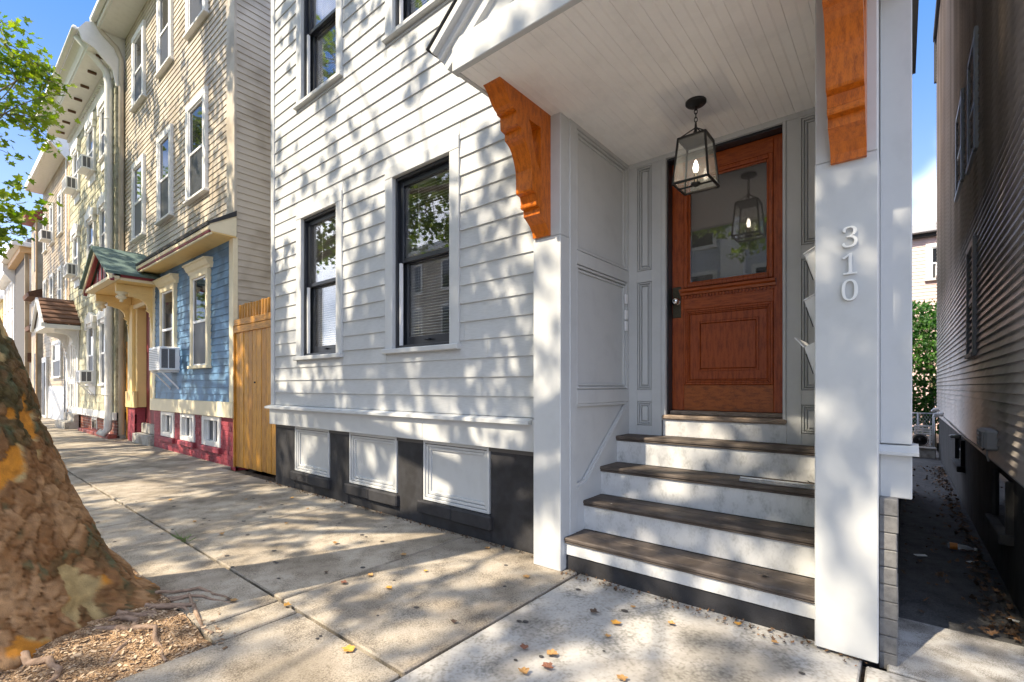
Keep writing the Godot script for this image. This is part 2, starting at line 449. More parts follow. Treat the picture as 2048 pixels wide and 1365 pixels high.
func build_ground() -> void:
	sheet("ground", "earth", -260, 200, -260, 200, -.24)
	sheet("road", "asphalt", -120, 60, .72, 9.2, -.13)
	var k := Node3D.new()
	k.name = "kerb"
	add_child(k)
	structure(k)
	var x := -40.0
	while x < 6:
		B(k, "kerb_stone", "granite", x + .004, x + 1.996, -.2, .004, .56, .72, .015)
		x += 2.0
	var s := Node3D.new()
	s.name = "sidewalk"
	add_child(s)
	structure(s)
	# newer light concrete in front of the steps and the old apron at the alley
	slab(s, "sidewalk_grey", -1.62, -.13, -2.72, .555)
	slab(s, "sidewalk_grey", -.13, 2.2, -2.58, .555)
	slab(s, "apron", -.06, .60, -3.22, -2.58)
	var cuts := [-1.62, -2.72, -4.42, -6.12, -7.82, -9.52, -11.22, -12.92, -14.62, -16.32, -18.02, -19.72, -21.42, -24.0, -28.0, -34.0, -42.0, -60.0, -90.0]
	for i in cuts.size() - 1:
		var a: float = cuts[i + 1]
		var b: float = cuts[i]
		slab(s, "sidewalk_tan" if i % 3 else "sidewalk_tan2", a, b, -3.0 if i > 3 else -2.76, -1.26)
		if i == 0:
			slab(s, "sidewalk_tan2", -2.5, b, -1.26, .555)
			slab(s, "sidewalk_tan", a, -2.5, -1.26, -.85)
		elif i == 1:
			slab(s, "sidewalk_tan", a, b, -1.26, -.85)
		elif i == 2:
			slab(s, "sidewalk_tan2", -5.3, b, -1.26, -.85)
			slab(s, "sidewalk_tan", a, -5.3, -1.26, .555)
		else:
			slab(s, "sidewalk_tan2" if i % 2 else "sidewalk_tan", a, b, -1.26, .555)
	sheet("sidewalk_bed", "earth", -90, 2.2, -3.0, .556, -.055)
	# far pavement across the road
	var f := structure(B(self, "far_sidewalk", "sidewalk_tan", -80, 40, -.2, 0, 9.2, 11.4, .02))
	f.name = "far_sidewalk"
	# alley floor, uneven
	var st := SurfaceTool.new()
	st.begin(Mesh.PRIMITIVE_TRIANGLES)
	st.set_smooth_group(1)
	var n := lay(1.2, 0, 3, 5)
	var hh := func(px: float, pz: float) -> float: return -.012 + n.get_noise_2d(px * 3, pz * 1.3) * .014
	for i in 8:
		for j in 90:
			var xa := -.05 + i * .07
			var za := -3.22 - j * .12
			quad(st, V(xa, hh.call(xa, za), za), V(xa + .07, hh.call(xa + .07, za), za), V(xa + .07, hh.call(xa + .07, za - .12), za - .12), V(xa, hh.call(xa, za - .12), za - .12))
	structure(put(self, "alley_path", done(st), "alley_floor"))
	sheet("back_yard", "earth", -6, 12, -40, -14.0, -.03)
	# tree pit
	st = SurfaceTool.new()
	st.begin(Mesh.PRIMITIVE_TRIANGLES)
	st.set_smooth_group(1)
	var h2 := func(px: float, pz: float) -> float:
		var d := Vector2(px + 3.5, pz + .28).length()
		return -.035 + .075 * exp(-d * d / .7) + n.get_noise_2d(px * 4, pz * 4) * .022
	for i in 56:
		for j in 28:
			var xa := -5.3 + i * .05
			var za := -.85 + j * .05
			quad(st, V(xa, h2.call(xa, za + .05), za + .05), V(xa + .05, h2.call(xa + .05, za + .05), za + .05), V(xa + .05, h2.call(xa + .05, za), za), V(xa, h2.call(xa, za), za))
	structure(put(self, "tree_pit_soil", done(st), "pit_soil"))
	# bark chips and crumbs on the soil
	var mm := MultiMesh.new()
	mm.transform_format = MultiMesh.TRANSFORM_3D
	mm.use_colors = true
	mm.mesh = bevel_box(V(1, .12, .45), .0)
	var pts := []
	while pts.size() < 6500:
		var px := rng.randf_range(-5.2, -2.51)
		var pz := rng.randf_range(-.84, .5)
		if Vector2(px + 3.5, pz + .28).length() > .5:
			pts.append(V(px, h2.call(px, pz) + .004, pz))
	for i in 60:
		pts.append(V(rng.randf_range(-3.2, -2.4), .004, -.84 - absf(rng.randfn()) * .06))
	mm.instance_count = pts.size()
	for i in pts.size():
		var sz := rng.randf_range(.006, .025)
		var bs := Basis.from_euler(V(rng.randf_range(-.4, .4), rng.randf() * TAU, rng.randf_range(-.4, .4))).scaled(V(sz, sz, sz))
		mm.set_instance_transform(i, Transform3D(bs, pts[i]))
		var t := rng.randf()
		mm.set_instance_color(i, Color(.17, .105, .06).lerp(Color(.62, .47, .31), t * t if rng.randf() < .7 else t))
	var mi := MultiMeshInstance3D.new()
	mi.name = "bark_litter"
	mi.multimesh = mm
	mi.material_override = mats.chip
	add_child(mi)
	tag(mi, "pale bark chips and litter scattered over the tree pit soil", "bark chips")
	mi.set_meta("kind", "stuff")

# ---------------------------------------------------------------- the grey house
const ZF := -2.74

func double_hung(h: Node3D, x0: float, x1: float, y0: float, y1: float, zw: float) -> void:
	# casing outer limits x0..x1, y0 (under sill)..y1
	var w := part(h, "window", V((x0 + x1) / 2, y0, zw))
	var c := .112
	B(w, "casing", "trim_grey", x0, x0 + c, y0 + .045, y1 - .108, zw - .03, zw + .026)
	B(w, "casing", "trim_grey", x1 - c, x1, y0 + .045, y1 - .108, zw - .03, zw + .026)
	B(w, "head_casing", "trim_grey", x0, x1, y1 - .108, y1, zw - .03, zw + .028)
	B(w, "sill", "trim_grey", x0 - .02, x1 + .01, y0, y0 + .045, zw - .06, zw + .055, .006)
	var a := x0 + c
	var b := x1 - c
	var lo := y0 + .045
	var hi := y1 - .108
	var mid := lo + (hi - lo) * .515
	# jamb liner
	var zi := zw - .012
	for e in [[a, a + .022], [b - .022, b]]:
		B(w, "frame", "black_frame", e[0], e[1], lo, hi, zw - .12, zi)
	B(w, "frame", "black_frame", a + .022, b - .022, hi - .03, hi, zw - .12, zi)
	B(w, "frame", "black_frame", a + .022, b - .022, lo, lo + .03, zw - .12, zi)
	# the white tracks show beside the lower sash
	for e in [.040, .056]:
		B(w, "track", "white_vinyl", a + e - .012, a + e - .004, lo + .03, mid - .02, zw - .062, zw - .034, .001)
		B(w, "track", "white_vinyl", b - e + .004, b - e + .012, lo + .03, mid - .02, zw - .062, zw - .034, .001)
	# sashes
	sash(w, a + .022, b - .022, mid - .02, hi - .03, zw - .05, .045, .05, .04)
	sash(w, a + .030, b - .030, lo + .03, mid + .022, zw - .09, .055, .05, .085)
	B(w, "lift", "black_frame", (a + b) / 2 - .03, (a + b) / 2 + .03, lo + .07, lo + .085, zw - .09, zw - .055)
	# blind behind the glass
	var st := begin()
	var y := lo + .05
	while y < hi - .02:
		var d := .009
		quad(st, V(a + .05, y - d * .55, zw - .150), V(b - .05, y - d * .55, zw - .150), V(b - .05, y + d * .55, zw - .150 - .02), V(a + .05, y + d * .55, zw - .150 - .02))
		y += .0255
	for e in [a + .17, b - .17]:
		st_box(st, e - .001, e + .001, lo + .05, hi, zw - .150, zw - .148)
	st_box(st, a + .045, b - .045, hi - .04, hi - .005, zw - .18, zw - .15)
	put(w, "blind", done(st), "blind")

func sash(w: Node3D, x0: float, x1: float, y0: float, y1: float, z: float, stile: float, top: float, bottom: float) -> void:
	B(w, "sash", "black_frame", x0, x0 + stile, y0, y1, z - .035, z)
	B(w, "sash", "black_frame", x1 - stile, x1, y0, y1, z - .035, z)
	B(w, "sash", "black_frame", x0 + stile, x1 - stile, y1 - top, y1, z - .035, z - .001)
	B(w, "sash", "black_frame", x0 + stile, x1 - stile, y0, y0 + bottom, z - .035, z - .001)
	B(w, "pane", "window_glass", x0 + stile - .004, x1 - stile + .004, y0 + bottom - .004, y1 - top + .004, z - .020, z - .017, 0)
	B(w, "pane", "window_glass", x0 + stile - .004, x1 - stile + .004, y0 + bottom - .004, y1 - top + .004, z - .030, z - .027, 0)

func clapboards(h: Node3D, called: String, mat: String, x0: float, x1: float, y0: float, y1: float, expo: float, z: float, holes: Array, seams: bool, butt := .015) -> void:
	var y := y0
	while y < y1 - .02:
		var ye := minf(y + expo, y1)
		var xs := [x0, x1]
		for r in holes:
			if r[3] > y and r[2] < ye:
				xs.append(clampf(r[0], x0, x1))
				xs.append(clampf(r[1], x0, x1))
		if seams and rng.randf() < .62:
			xs.append(rng.randf_range(x0 + .6, x1 - .5))
		xs.sort()
		for i in xs.size() - 1:
			var a: float = xs[i]
			var b: float = xs[i + 1]
			if b - a < .012:
				continue
			var lo := y
			var hi := ye
			for r in holes:
				if (a + b) / 2 > r[0] and (a + b) / 2 < r[1] and r[3] > y and r[2] < ye:
					if r[2] > y + .012:
						hi = minf(hi, r[2])
					elif r[3] < ye - .012:
						lo = maxf(lo, r[3])
					else:
						hi = lo
			if hi - lo > .012:
				var dz := rng.randf_range(-.0012, .0012)
				lap(h, called, mat, a + .001, b - .001, lo, hi, z + dz, butt)
		y += expo

func build_grey_house() -> void:
	var h := thing("grey_house", "light grey clapboard house with charcoal foundation and bracketed entry canopy", "house", V(-3, 0, -4))
	var holes := [[-5.478, -4.508, 1.505, 3.245], [-3.765, -2.778, 1.505, 3.245], [-5.478, -4.508, 4.43, 6.17], [-3.765, -2.778, 4.43, 6.17], [-1.98, .06, 2.98, 4.3]]
	# structural walls, with openings where the windows are
	var zs := ZF - .014
	var xs := [-6.06, -5.40, -4.585, -3.69, -2.855, -1.92]
	for i in 5:
		if i % 2 == 0:
			B(h, "wall", "room_dark", xs[i], xs[i + 1], .70, 7.2, zs - .14, zs, 0)
		else:
			B(h, "wall", "room_dark", xs[i], xs[i + 1], .70, 1.545, zs - .14, zs, 0)
			B(h, "wall", "room_dark", xs[i], xs[i + 1], 3.16, 4.47, zs - .14, zs, 0)
			B(h, "wall", "room_dark", xs[i], xs[i + 1], 6.09, 7.2, zs - .14, zs, 0)
	B(h, "wall", "room_dark", -1.92, .018, 3.05, 7.2, zs - .14, zs, 0)
	B(h, "wall", "siding", -6.06, -5.94, -.1, 7.2, -7.2, zs - .14, 0)
	B(h, "wall", "siding", -.085, .018, .705, 7.2, -7.2, -2.80, 0)
	B(h, "foundation", "charcoal", -.085, -.016, -.1, .705, -7.2, -2.842, 0)
	B(h, "wall", "siding", -6.06, .018, -.1, 7.2, -7.32, -7.2, 0)
	B(h, "floor", "room_dark", -5.94, -1.85, .72, .90, -7.2, zs - .14, 0)
	B(h, "floor", "room_dark", -5.94, -.085, 3.5, 3.75, -7.2, zs - .14, 0)
	B(h, "room_wall", "blind", -5.94, -.085, .9, 3.5, -6.3, -6.2, 0)
	B(h, "roof", "dark_roof", -6.3, .2, 7.2, 7.35, -7.5, -2.4, .01)
	clapboards(h, "clapboard", "siding", -6.047, -1.934, .978, 7.2, .1485, ZF, holes, true)
	B(h, "corner_board", "trim_grey", -6.13, -6.047, .975, 7.2, -2.90, ZF + .024)
	for q in [[-5.478, -4.508, 1.505, 3.245], [-3.765, -2.778, 1.505, 3.245], [-5.478, -4.508, 4.43, 6.17], [-3.765, -2.778, 4.43, 6.17]]:
		double_hung(h, q[0], q[1], q[2], q[3], ZF)
	# water table: sloped ledge in lengths over a wide board
	for e in [[-6.17, -5.14], [-5.138, -4.06], [-4.058, -2.62], [-2.618, -2.03]]:
		put(h, "ledge", prism([Vector2(-2.78, .972), Vector2(-2.74, .976), Vector2(-2.657, .957), Vector2(-2.655, .932), Vector2(-2.78, .932)], e[1] - e[0]), "trim_grey", side_on(V(e[1], 0, 0)))
	B(h, "skirt_board", "trim_grey", -6.125, -3.21, .738, .932, -2.80, -2.698)
	B(h, "skirt_board", "trim_grey", -3.208, -1.936, .738, .932, -2.80, -2.698)
	B(h, "ledge_return", "trim_grey", -2.03, -1.936, .932, .960, -2.75, -2.70)
	# foundation with three filled basement openings
	var fx := [-6.085, -5.59, -4.805, -4.435, -3.625, -3.27, -2.47, -1.80]
	for i in 7:
		if i % 2 == 0:
			B(h, "foundation", "charcoal", fx[i], fx[i + 1], -.12, .738, -3.1, -2.755, .008)
		else:
			B(h, "foundation", "charcoal", fx[i], fx[i + 1], -.12, .13, -3.1, -2.757, .0)
			B(h, "foundation", "charcoal", fx[i], fx[i + 1], .13, .738, -3.1, -2.86, .0)
			var bx0: float = fx[i]
			var bx1: float = fx[i + 1]
			for q in 2:
				var m := lerpf(bx0 - .04, bx1 + .03, .5)
				B(h, "basement_sill", "charcoal", [bx0 - .04, m][q], [m, bx1 + .03][q], .095 - q * .004, .205, -2.86, -2.715 + q * .003, .012)
			var p := part(h, "basement_panel", V((bx0 + bx1) / 2, .2, -2.78))
			B(p, "board", "trim_grey", bx0 + .02, bx1 - .02, .21, .732, -2.80, -2.785, 0)
			var e := .012
			for r in 3:
				var o0 := r * .027
				var zq := -2.750 - r * .010
				B(p, "moulding", "trim_grey", bx0 + e + o0, bx0 + e + o0 + .023, .21 + o0, .73 - o0, -2.80, zq, .003)
				B(p, "moulding", "trim_grey", bx1 - e - o0 - .023, bx1 - e - o0, .21 + o0, .73 - o0, -2.80, zq, .003)
				B(p, "moulding", "trim_grey", bx0 + e + o0 + .023, bx1 - e - o0 - .023, .21 + o0, .233 + o0, -2.80, zq, .003)
				B(p, "moulding", "trim_grey", bx0 + e + o0 + .023, bx1 - e - o0 - .023, .707 - o0, .73 - o0, -2.80, zq, .003)
	build_entry(h)

func panel_mouldings(w: Node3D, mat: String, x0: float, x1: float, y0: float, y1: float, z: float, t := .014, proud := .012) -> void:
	# a raised frame round a panel that faces +z
	B(w, "moulding", mat, x0, x0 + t, y0, y1, z - .01, z + proud, .003)
	B(w, "moulding", mat, x1 - t, x1, y0, y1, z - .01, z + proud, .003)
	B(w, "moulding", mat, x0 + t, x1 - t, y0, y0 + t, z - .01, z + proud, .003)
	B(w, "moulding", mat, x0 + t, x1 - t, y1 - t, y1, z - .01, z + proud, .003)

func build_entry(h: Node3D) -> void:
	var T := "trim_grey"
	var CY := 2.985
	# ---- posts
	B(h, "post", T, -1.934, -1.714, .0, 2.19, -2.80, -2.592, .004)
	B(h, "post", T, -1.932, -1.716, 2.192, CY, -2.80, -2.594, .004)
	B(h, "post", T, -.311, -.079, .012, 2.215, -2.80, -2.572, .004)
	B(h, "post", T, -.309, -.081, 2.217, CY + .2, -2.80, -2.574, .004)
	B(h, "corner_board", T, -.079, .034, .945, CY + .2, -2.82, -2.725, .004)
	put(h, "ledge", prism([Vector2(-2.80, .945), Vector2(-2.725, .94), Vector2(-2.665, .915), Vector2(-2.665, .902), Vector2(-2.80, .902)], .135), T, side_on(V(.056, 0, 0)))
	B(h, "skirt_board", T, -.079, .034, .709, .902, -2.82, -2.70, .004)
	# painted brick pier under the corner
	for i in 10:
		var y := -.03 + i * .0745
		B(h, "brick", "brick_painted", -.079, -.012 - rng.randf() * .006, y, y + .0725, -2.84, -2.63 - rng.randf() * .004, .004)
	B(h, "pier", "charcoal", -.30, -.02, -.1, .709, -3.6, -2.66, .004)
	# ---- recess: left wall with three sunk panels
	var xp := -1.735
	B(h, "recess_wall", T, xp - .06, xp, .0, CY, -3.66, -2.80, 0)
	var px := xp + .028
	B(h, "stile", T, xp - .02, px, .0, CY, -2.785, -2.70, .003)
	B(h, "stile", T, xp - .02, px, .70, CY, -3.58, -3.562, .002)
	B(h, "rail", T, xp - .02, px, 2.955, CY, -3.562, -2.785, .003)
	B(h, "rail", T, xp - .02, px, 2.036, 2.130, -3.562, -2.785, .003)
	B(h, "rail", T, xp - .02, px, 1.082, 1.180, -3.562, -2.785, .003)
	put(h, "rail", prism([Vector2(-2.785, 0), Vector2(-2.785, .50), Vector2(-2.893, .515), Vector2(-3.562, 1.06), Vector2(-3.562, 0)], .04), T, side_on(V(px, 0, 0)))
	for q in [[2.13, 2.955], [1.18, 2.036]]:
		for r in 2:
			var o: float = .005 + r * .022
			var xm: float = px - .004 - r * .011
			B(h, "moulding", T, xp - .01, xm, q[0] + o, q[1] - o, -2.785 - o - .016, -2.785 - o, .003)
			B(h, "moulding", T, xp - .01, xm, q[0] + o, q[1] - o, -3.562 + o, -3.562 + o + .016, .003)
			B(h, "moulding", T, xp - .01, xm, q[0] + o, q[0] + o + .016, -3.562 + o + .016, -2.785 - o - .016, .003)
			B(h, "moulding", T, xp - .01, xm, q[1] - o - .016, q[1] - o, -3.562 + o + .016, -2.785 - o - .016, .003)
	B(h, "moulding", T, xp - .01, px - .004, 1.062, 1.082, -3.545, -2.785, .003)
	for r in 2:
		var o2 := r * .02
		put(h, "moulding", prism([Vector2(-2.785, .50 + o2), Vector2(-2.785, .52 + o2), Vector2(-2.887, .535 + o2), Vector2(-3.55, 1.075 + o2 * .2), Vector2(-3.562, 1.06), Vector2(-2.893, .515 + o2)], .02), T, side_on(V(px + .006 - r * .008, 0, 0)))
	# white hinge leaves on the recess wall
	for y in [1.645, 1.735, 1.86]:
		B(h, "hinge", "white_vinyl", px - .004, px + .014, y, y + .075, -3.535, -3.50, .004)
	# right side of the recess
	B(h, "recess_wall", T, -.311, -.25, .0, CY, -3.66, -2.80, 0)
	# ---- back wall: panelled flanks, header, door surround
	var zb := -3.58
	for side in [0, 1]:
		var x0: float = [-1.715, -.592][side]
		var x1: float = [-1.437, -.311][side]
		var p0: float = [-1.638, -.506][side]
		var p1: float = [-1.518, -.386][side]
		B(h, "pilaster", T, x0, p0, .70, 2.95, zb - .05, zb, .002)
		B(h, "pilaster", T, p1, x1, .70, 2.95, zb - .05, zb, .002)
		var ys := [.70, .895, 1.084, 1.178, 2.028, 2.118, 2.938, 2.95]
		for i in 4:
			B(h, "pilaster", T, p0, p1, ys[i * 2], ys[i * 2 + 1], zb - .05, zb - .0005, .002)
		for i in 3:
			var a: float = ys[i * 2 + 1]
			var b: float = ys[i * 2 + 2]
			B(h, "flank_panel", T, p0 + .036, p1 - .036, a + .036, b - .036, zb - .05, zb - .008, .006)
			B(h, "flank_panel", T, p0, p1, a, b, zb - .06, zb - .030, 0)
			for r in 2:
				var o: float = r * .012
				panel_mouldings(h, T, p0 + .004 + o * 1.3, p1 - .004 - o * 1.3, a + .004 + o * 1.3, b - .004 - o * 1.3, zb - .014 - r * .008, .010, .012)
	B(h, "header", T, -1.715, -.311, 2.95, CY, zb - .06, zb + .004, .003)
	for e in [[-1.437, -1.402], [-.612, -.592]]:
		B(h, "door_casing", T, e[0], e[1], .945, 2.95, zb - .12, zb + .012, .004)
	B(h, "door_frame", "black_frame", -1.402, -1.392, .985, 2.945, -3.80, -3.60, .002)
	B(h, "door_frame", "black_frame", -1.392, -.612, 2.932, 2.95, -3.80, -3.60, .002)
	B(h, "core", "room_dark", -1.85, -.2, .0, 3.4, -3.95, -3.76, 0)
	B(h, "threshold", "worn_sill", -1.43, -.588, .950, .985, -3.70, -3.555, .01)
	B(h, "threshold", "worn_sill", -1.40, -.61, .985, 1.018, -3.78, -3.64, .006)
	B(h, "threshold_riser", "riser", -1.425, -.588, .823, .950, -3.62, -3.576, .003)
	build_door(h)
	# ---- canopy: soffit boards run out from the house
	var c := part(h, "canopy", V(-.95, CY, -2.7))
	var n := 20
	var bw := .1016
	var bead := bead_mesh(bw)
	for i in n:
		var x := -1.962 + i * bw
		var zz1 := -1.905
		var zz0 := -3.58
		if x + bw < -1.74 or x > -.31:
			zz0 = -2.73
		put(c, "soffit_board", bead, "ceiling_white", Transform3D(Basis(V(1, 0, 0), V(0, 1, 0), V(0, 0, zz1 - zz0)), V(x, CY, zz0)))
	B(c, "deck", "room_dark", -1.95, .06, CY + .02, CY + .05, -3.6, -1.9, 0)
	B(c, "fascia", T, -1.966, .075, CY - .012, CY + .165, -1.905, -1.868, .004)
	B(c, "side_fascia", T, -1.966, -1.944, CY - .012, CY + .09, -2.73, -1.9055, .003)
	B(c, "side_fascia", T, .053, .075, CY - .012, CY + .09, -2.73, -1.9055, .003)
	# pediment: sunk panel framed by raking mouldings, apex over the middle of the door
	var xl := -1.966
	var xr := .075
	var xm := (xl + xr) / 2
	var rise := .735
	var y0 := CY + .10
	put(c, "pediment", prism([Vector2(xl, y0), Vector2(xr, y0), Vector2(xm, y0 + rise)], .03), T, Transform3D(Basis(), V(0, 0, -1.955)))
	for s in [0, 1]:
		var xe: float = [xl, xr][s]
		var dx: float = xm - xe
		var L := Vector2(dx, rise).length()
		var ang := atan2(rise, absf(dx))
		var bs := Basis(V(0, 0, 1), ang) if s == 0 else Basis(V(0, 0, 1), -ang).scaled(V(-1, 1, 1))
		# raking boards, stepped outwards: frieze, two mouldings, fascia, shingle edge
		var q := [[-.16, -.02, -1.90, .0], [-.04, .045, -1.875, .02], [.03, .085, -1.85, .04], [.07, .115, -1.815, .07]]
		for r in q:
			var m := bevel_box(V(L + (.16 if r[0] > -.1 else -.42), r[1] - r[0], .09), .004)
			var mid: Vector3 = V(xe, y0, 0) + V(dx, rise, 0) * .5 + V(-rise * signf(dx), absf(dx), 0).normalized() * ((r[0] + r[1]) / 2)
			if s == 1:
				mid = V(xe, y0, 0) + V(dx, rise, 0) * .5 + V(rise, absf(dx), 0).normalized() * ((r[0] + r[1]) / 2)
			put(c, "rake_board", m, T, Transform3D(Basis(V(0, 0, 1), ang if s == 0 else -ang), mid + V(0, 0, r[2] - .045)))
		var up := V(-rise, absf(dx), 0).normalized() if s == 0 else V(rise, absf(dx), 0).normalized()
		var mid2: Vector3 = V(xe, y0, 0) + V(dx, rise, 0) * .5 + up * .126
		put(c, "roof", bevel_box(V(L + .19, .014, .98), .004), "dark_roof", Transform3D(Basis(V(0, 0, 1), ang if s == 0 else -ang), mid2 + V(0, 0, -2.295)))
	# ---- brackets
	for x in [-1.792, -.118]:
		build_bracket(h, x, CY)

func bead_mesh(w: float) -> Mesh:
	# beaded ceiling board, unit length along z, face looking down
	var st := begin()
	var p := [Vector2(.0003, .016), Vector2(.0003, .003), Vector2(.0022, 0), Vector2(w * .49, 0), Vector2(w * .505, .0022), Vector2(w * .515, .0004), Vector2(w * .545, .0004), Vector2(w * .555, .0022), Vector2(w * .57, 0), Vector2(w - .0022, 0), Vector2(w - .0003, .003), Vector2(w - .0005, .016)]
	for k in p.size():
		var a: Vector2 = p[k]
		var b: Vector2 = p[(k + 1) % p.size()]
		quad(st, V(a.x, a.y, 0), V(a.x, a.y, 1), V(b.x, b.y, 1), V(b.x, b.y, 0))
	return done(st)

func build_bracket(h: Node3D, x: float, top: float) -> void:
	# drawn side-on: drawing x is the reach out from the post, y is up
	var b := part(h, "wooden_bracket", V(x - .065, 2.19, -2.59))
	var z0 := -2.593 if x < -1 else -2.573
	var R := .513
	var H := top - 2.195
	# front edge of the scroll from the bottom up
	var f := [Vector2(.022, 0), Vector2(.026, .034), Vector2(.056, .071), Vector2(.085, .092), Vector2(.104, .104), Vector2(.123, .113), Vector2(.123, .154), Vector2(.152, .158), Vector2(.156, .166), Vector2(.156, .182), Vector2(.150, .186), Vector2(.162, .232), Vector2(.198, .240), Vector2(.202, .25), Vector2(.202, .30), Vector2(.205, .374), Vector2(.213, .406), Vector2(.223, .435), Vector2(.236, .465), Vector2(.251, .492), Vector2(.268, .512), Vector2(.288, .527), Vector2(.312, .537), Vector2(.314, .577), Vector2(.342, .583), Vector2(.356, .588), Vector2(.358, .661), Vector2(.388, .666), Vector2(.391, .677), Vector2(.413, .689), Vector2(.440, .712), Vector2(.460, .738), Vector2(.477, .765), Vector2(.500, .783), Vector2(R, H)]
	# outline: scroll front, top arm, post leg, with an open triangle between
	var poly := []
	for q in f:
		poly.append(q)
	poly.append(Vector2(0, H))
	poly.append(Vector2(0, .6642))
	# walk round the opening and back to the post
	for q in [Vector2(.11, .6642), Vector2(.240, .6642), Vector2(.222, .645), Vector2(.206, .60), Vector2(.190, .53), Vector2(.176, .48), Vector2(.150, .43), Vector2(.110, .385), Vector2(.110, .6638), Vector2(0, .6638), Vector2(0, 0)]:
		poly.append(q)
	put(b, "scroll", prism(poly, .13), "bracket_wood", Transform3D(Basis(V(0, 0, 1), V(0, 1, 0), V(-1, 0, 0)), V(x, 2.195, z0)))

func build_door(h: Node3D) -> void:
	var d := part(h, "door", V(-1.01, 1.02, -3.68))
	var z := -3.68
	var x0 := -1.392
	var x1 := -.614
	var w := "door_wood"
	B(d, "backing", w, x0, x1, 1.02, 1.30, z - .05, z - .022, 0)
	B(d, "backing", w, x0, x1, 1.30, 1.98, z - .05, z - .022, 0)
	B(d, "stile", w, x0, -1.300, 1.02, 2.93, z - .045, z, .003)
	B(d, "stile", w, -.686, x1, 1.02, 2.93, z - .045, z, .003)
	B(d, "bottom_rail", "door_wood_worn", -1.300, -.686, 1.02, 1.215, z - .045, z - .001, .003)
	B(d, "lock_rail", "door_wood_across", -1.300, -.686, 1.790, 1.955, z - .045, z - .001, .003)
	B(d, "top_rail", "door_wood_across", -1.300, -.686, 2.815, 2.93, z - .045, z - .001, .003)
	# glazed light
	for r in [[0.0, .030, .010], [.028, .044, -.004]]:
		B(d, "light_moulding", w, -1.300 + r[0], -1.300 + r[1], 1.955 + r[0], 2.815 - r[0], z - .03, z + r[2], .005)
		B(d, "light_moulding", w, -.686 - r[1], -.686 - r[0], 1.955 + r[0], 2.815 - r[0], z - .03, z + r[2], .005)
		B(d, "light_moulding", w, -1.300 + r[1], -.686 - r[1], 1.955 + r[0], 1.955 + r[1], z - .03, z + r[2], .005)
		B(d, "light_moulding", w, -1.300 + r[1], -.686 - r[1], 2.815 - r[1], 2.815 - r[0], z - .03, z + r[2], .005)
	B(d, "pane", "door_glass", -1.258, -.728, 1.997, 2.773, z - .022, z - .018, 0)
	B(d, "pane", "door_glass", -1.258, -.728, 1.997, 2.773, z - .032, z - .028, 0)
	# shelf and dentils under the light
	put(d, "shelf", prism([Vector2(0, 0), Vector2(.018, .004), Vector2(.024, .02), Vector2(.046, .03), Vector2(.05, .046), Vector2(0, .05)], .655), "door_wood_across", side_on(V(-.668, 1.895, z)))
	for i in 28:
		var x := -1.310 + i * .0228
		B(d, "dentil", "door_wood_across", x, x + .013, 1.874, 1.896, z - .002, z + .016, .002)
	# raised panel
	for r in [[0.0, .018, .012], [.016, .030, .006], [.028, .040, -.004]]:
		var a: float = r[0]
		var b: float = r[1]
		B(d, "panel_moulding", w, -1.300 + a, -1.300 + b, 1.215 + a, 1.79 - a, z - .03, z + r[2], .004)
		B(d, "panel_moulding", w, -.686 - b, -.686 - a, 1.215 + a, 1.79 - a, z - .03, z + r[2], .004)
		B(d, "panel_moulding", w, -1.300 + b, -.686 - b, 1.215 + a, 1.215 + b, z - .03, z + r[2], .004)
		B(d, "panel_moulding", w, -1.300 + b, -.686 - b, 1.79 - b, 1.79 - a, z - .03, z + r[2], .004)
	B(d, "panel", w, -1.262, -.724, 1.253, 1.752, z - .04, z - .012, .006)
	panel_mouldings(d, w, -1.196, -.778, 1.318, 1.692, z - .012, .016, .012)
	B(d, "panel", w, -1.180, -.794, 1.334, 1.676, z - .03, z - .006, .006)
	B(d, "lock_plate", "brass_old", -1.387, -1.322, 1.733, 1.972, z - .001, z + .006, .003)
	var k := lathe([Vector2(0, .062), Vector2(.012, .062), Vector2(.024, .055), Vector2(.030, .042), Vector2(.027, .028), Vector2(.014, .022), Vector2(.013, .010), Vector2(.026, .006), Vector2(.028, 0)], 24)
	put(d, "knob", k, "chrome", Transform3D(Basis(V(1, 0, 0), V(0, 0, 1), V(0, -1, 0)), V(-1.352, 1.857, z + .005)))
	put(d, "keyhole", lathe([Vector2(0, .004), Vector2(.007, .003), Vector2(.008, 0)], 12), "black_iron", Transform3D(Basis(V(1, 0, 0), V(0, 0, 1), V(0, -1, 0)), V(-1.352, 1.857, z + .066)))

func build_steps() -> void:
	var s := thing("entry_steps", "grey-brown plank steps with scuffed white risers below the wooden door", "steps", V(-1, 0, -2.9))
	var tops := [.215, .416, .620, .823]
	var noses := [-2.627, -2.862, -3.100, -3.348]
	var x0 := -1.713
	var x1 := -.3115
	for i in 4:
		var y: float = tops[i]
		var z: float = noses[i]
		var back: float = noses[i + 1] - .012 if i < 3 else -3.577
		B(s, "tread", "tread", x0, x1, y - .026, y, z - .139, z, .007)
		B(s, "tread", "tread", x0, x1, y - .026, y, back, z - .142, .004)
		B(s, "nosing", "tread", x0, x1, y - .038, y - .0265, z - .10, z - .006, .004)
		if i > 0:
			var below: float = tops[i - 1]
			B(s, "riser", "riser", x0, x1, below, y - .0385, z - .04, z - .020, .002)
	B(s, "riser", "riser", x0, x1, .102, .176, -2.68, -2.645, .002)
	B(s, "footing", "charcoal", x0, x1, -.1, .102, -2.9, -2.655, .006)
	B(s, "stringer", "room_dark", x0 + .02, x1 - .02, -.1, .17, -3.5, -2.9, 0)

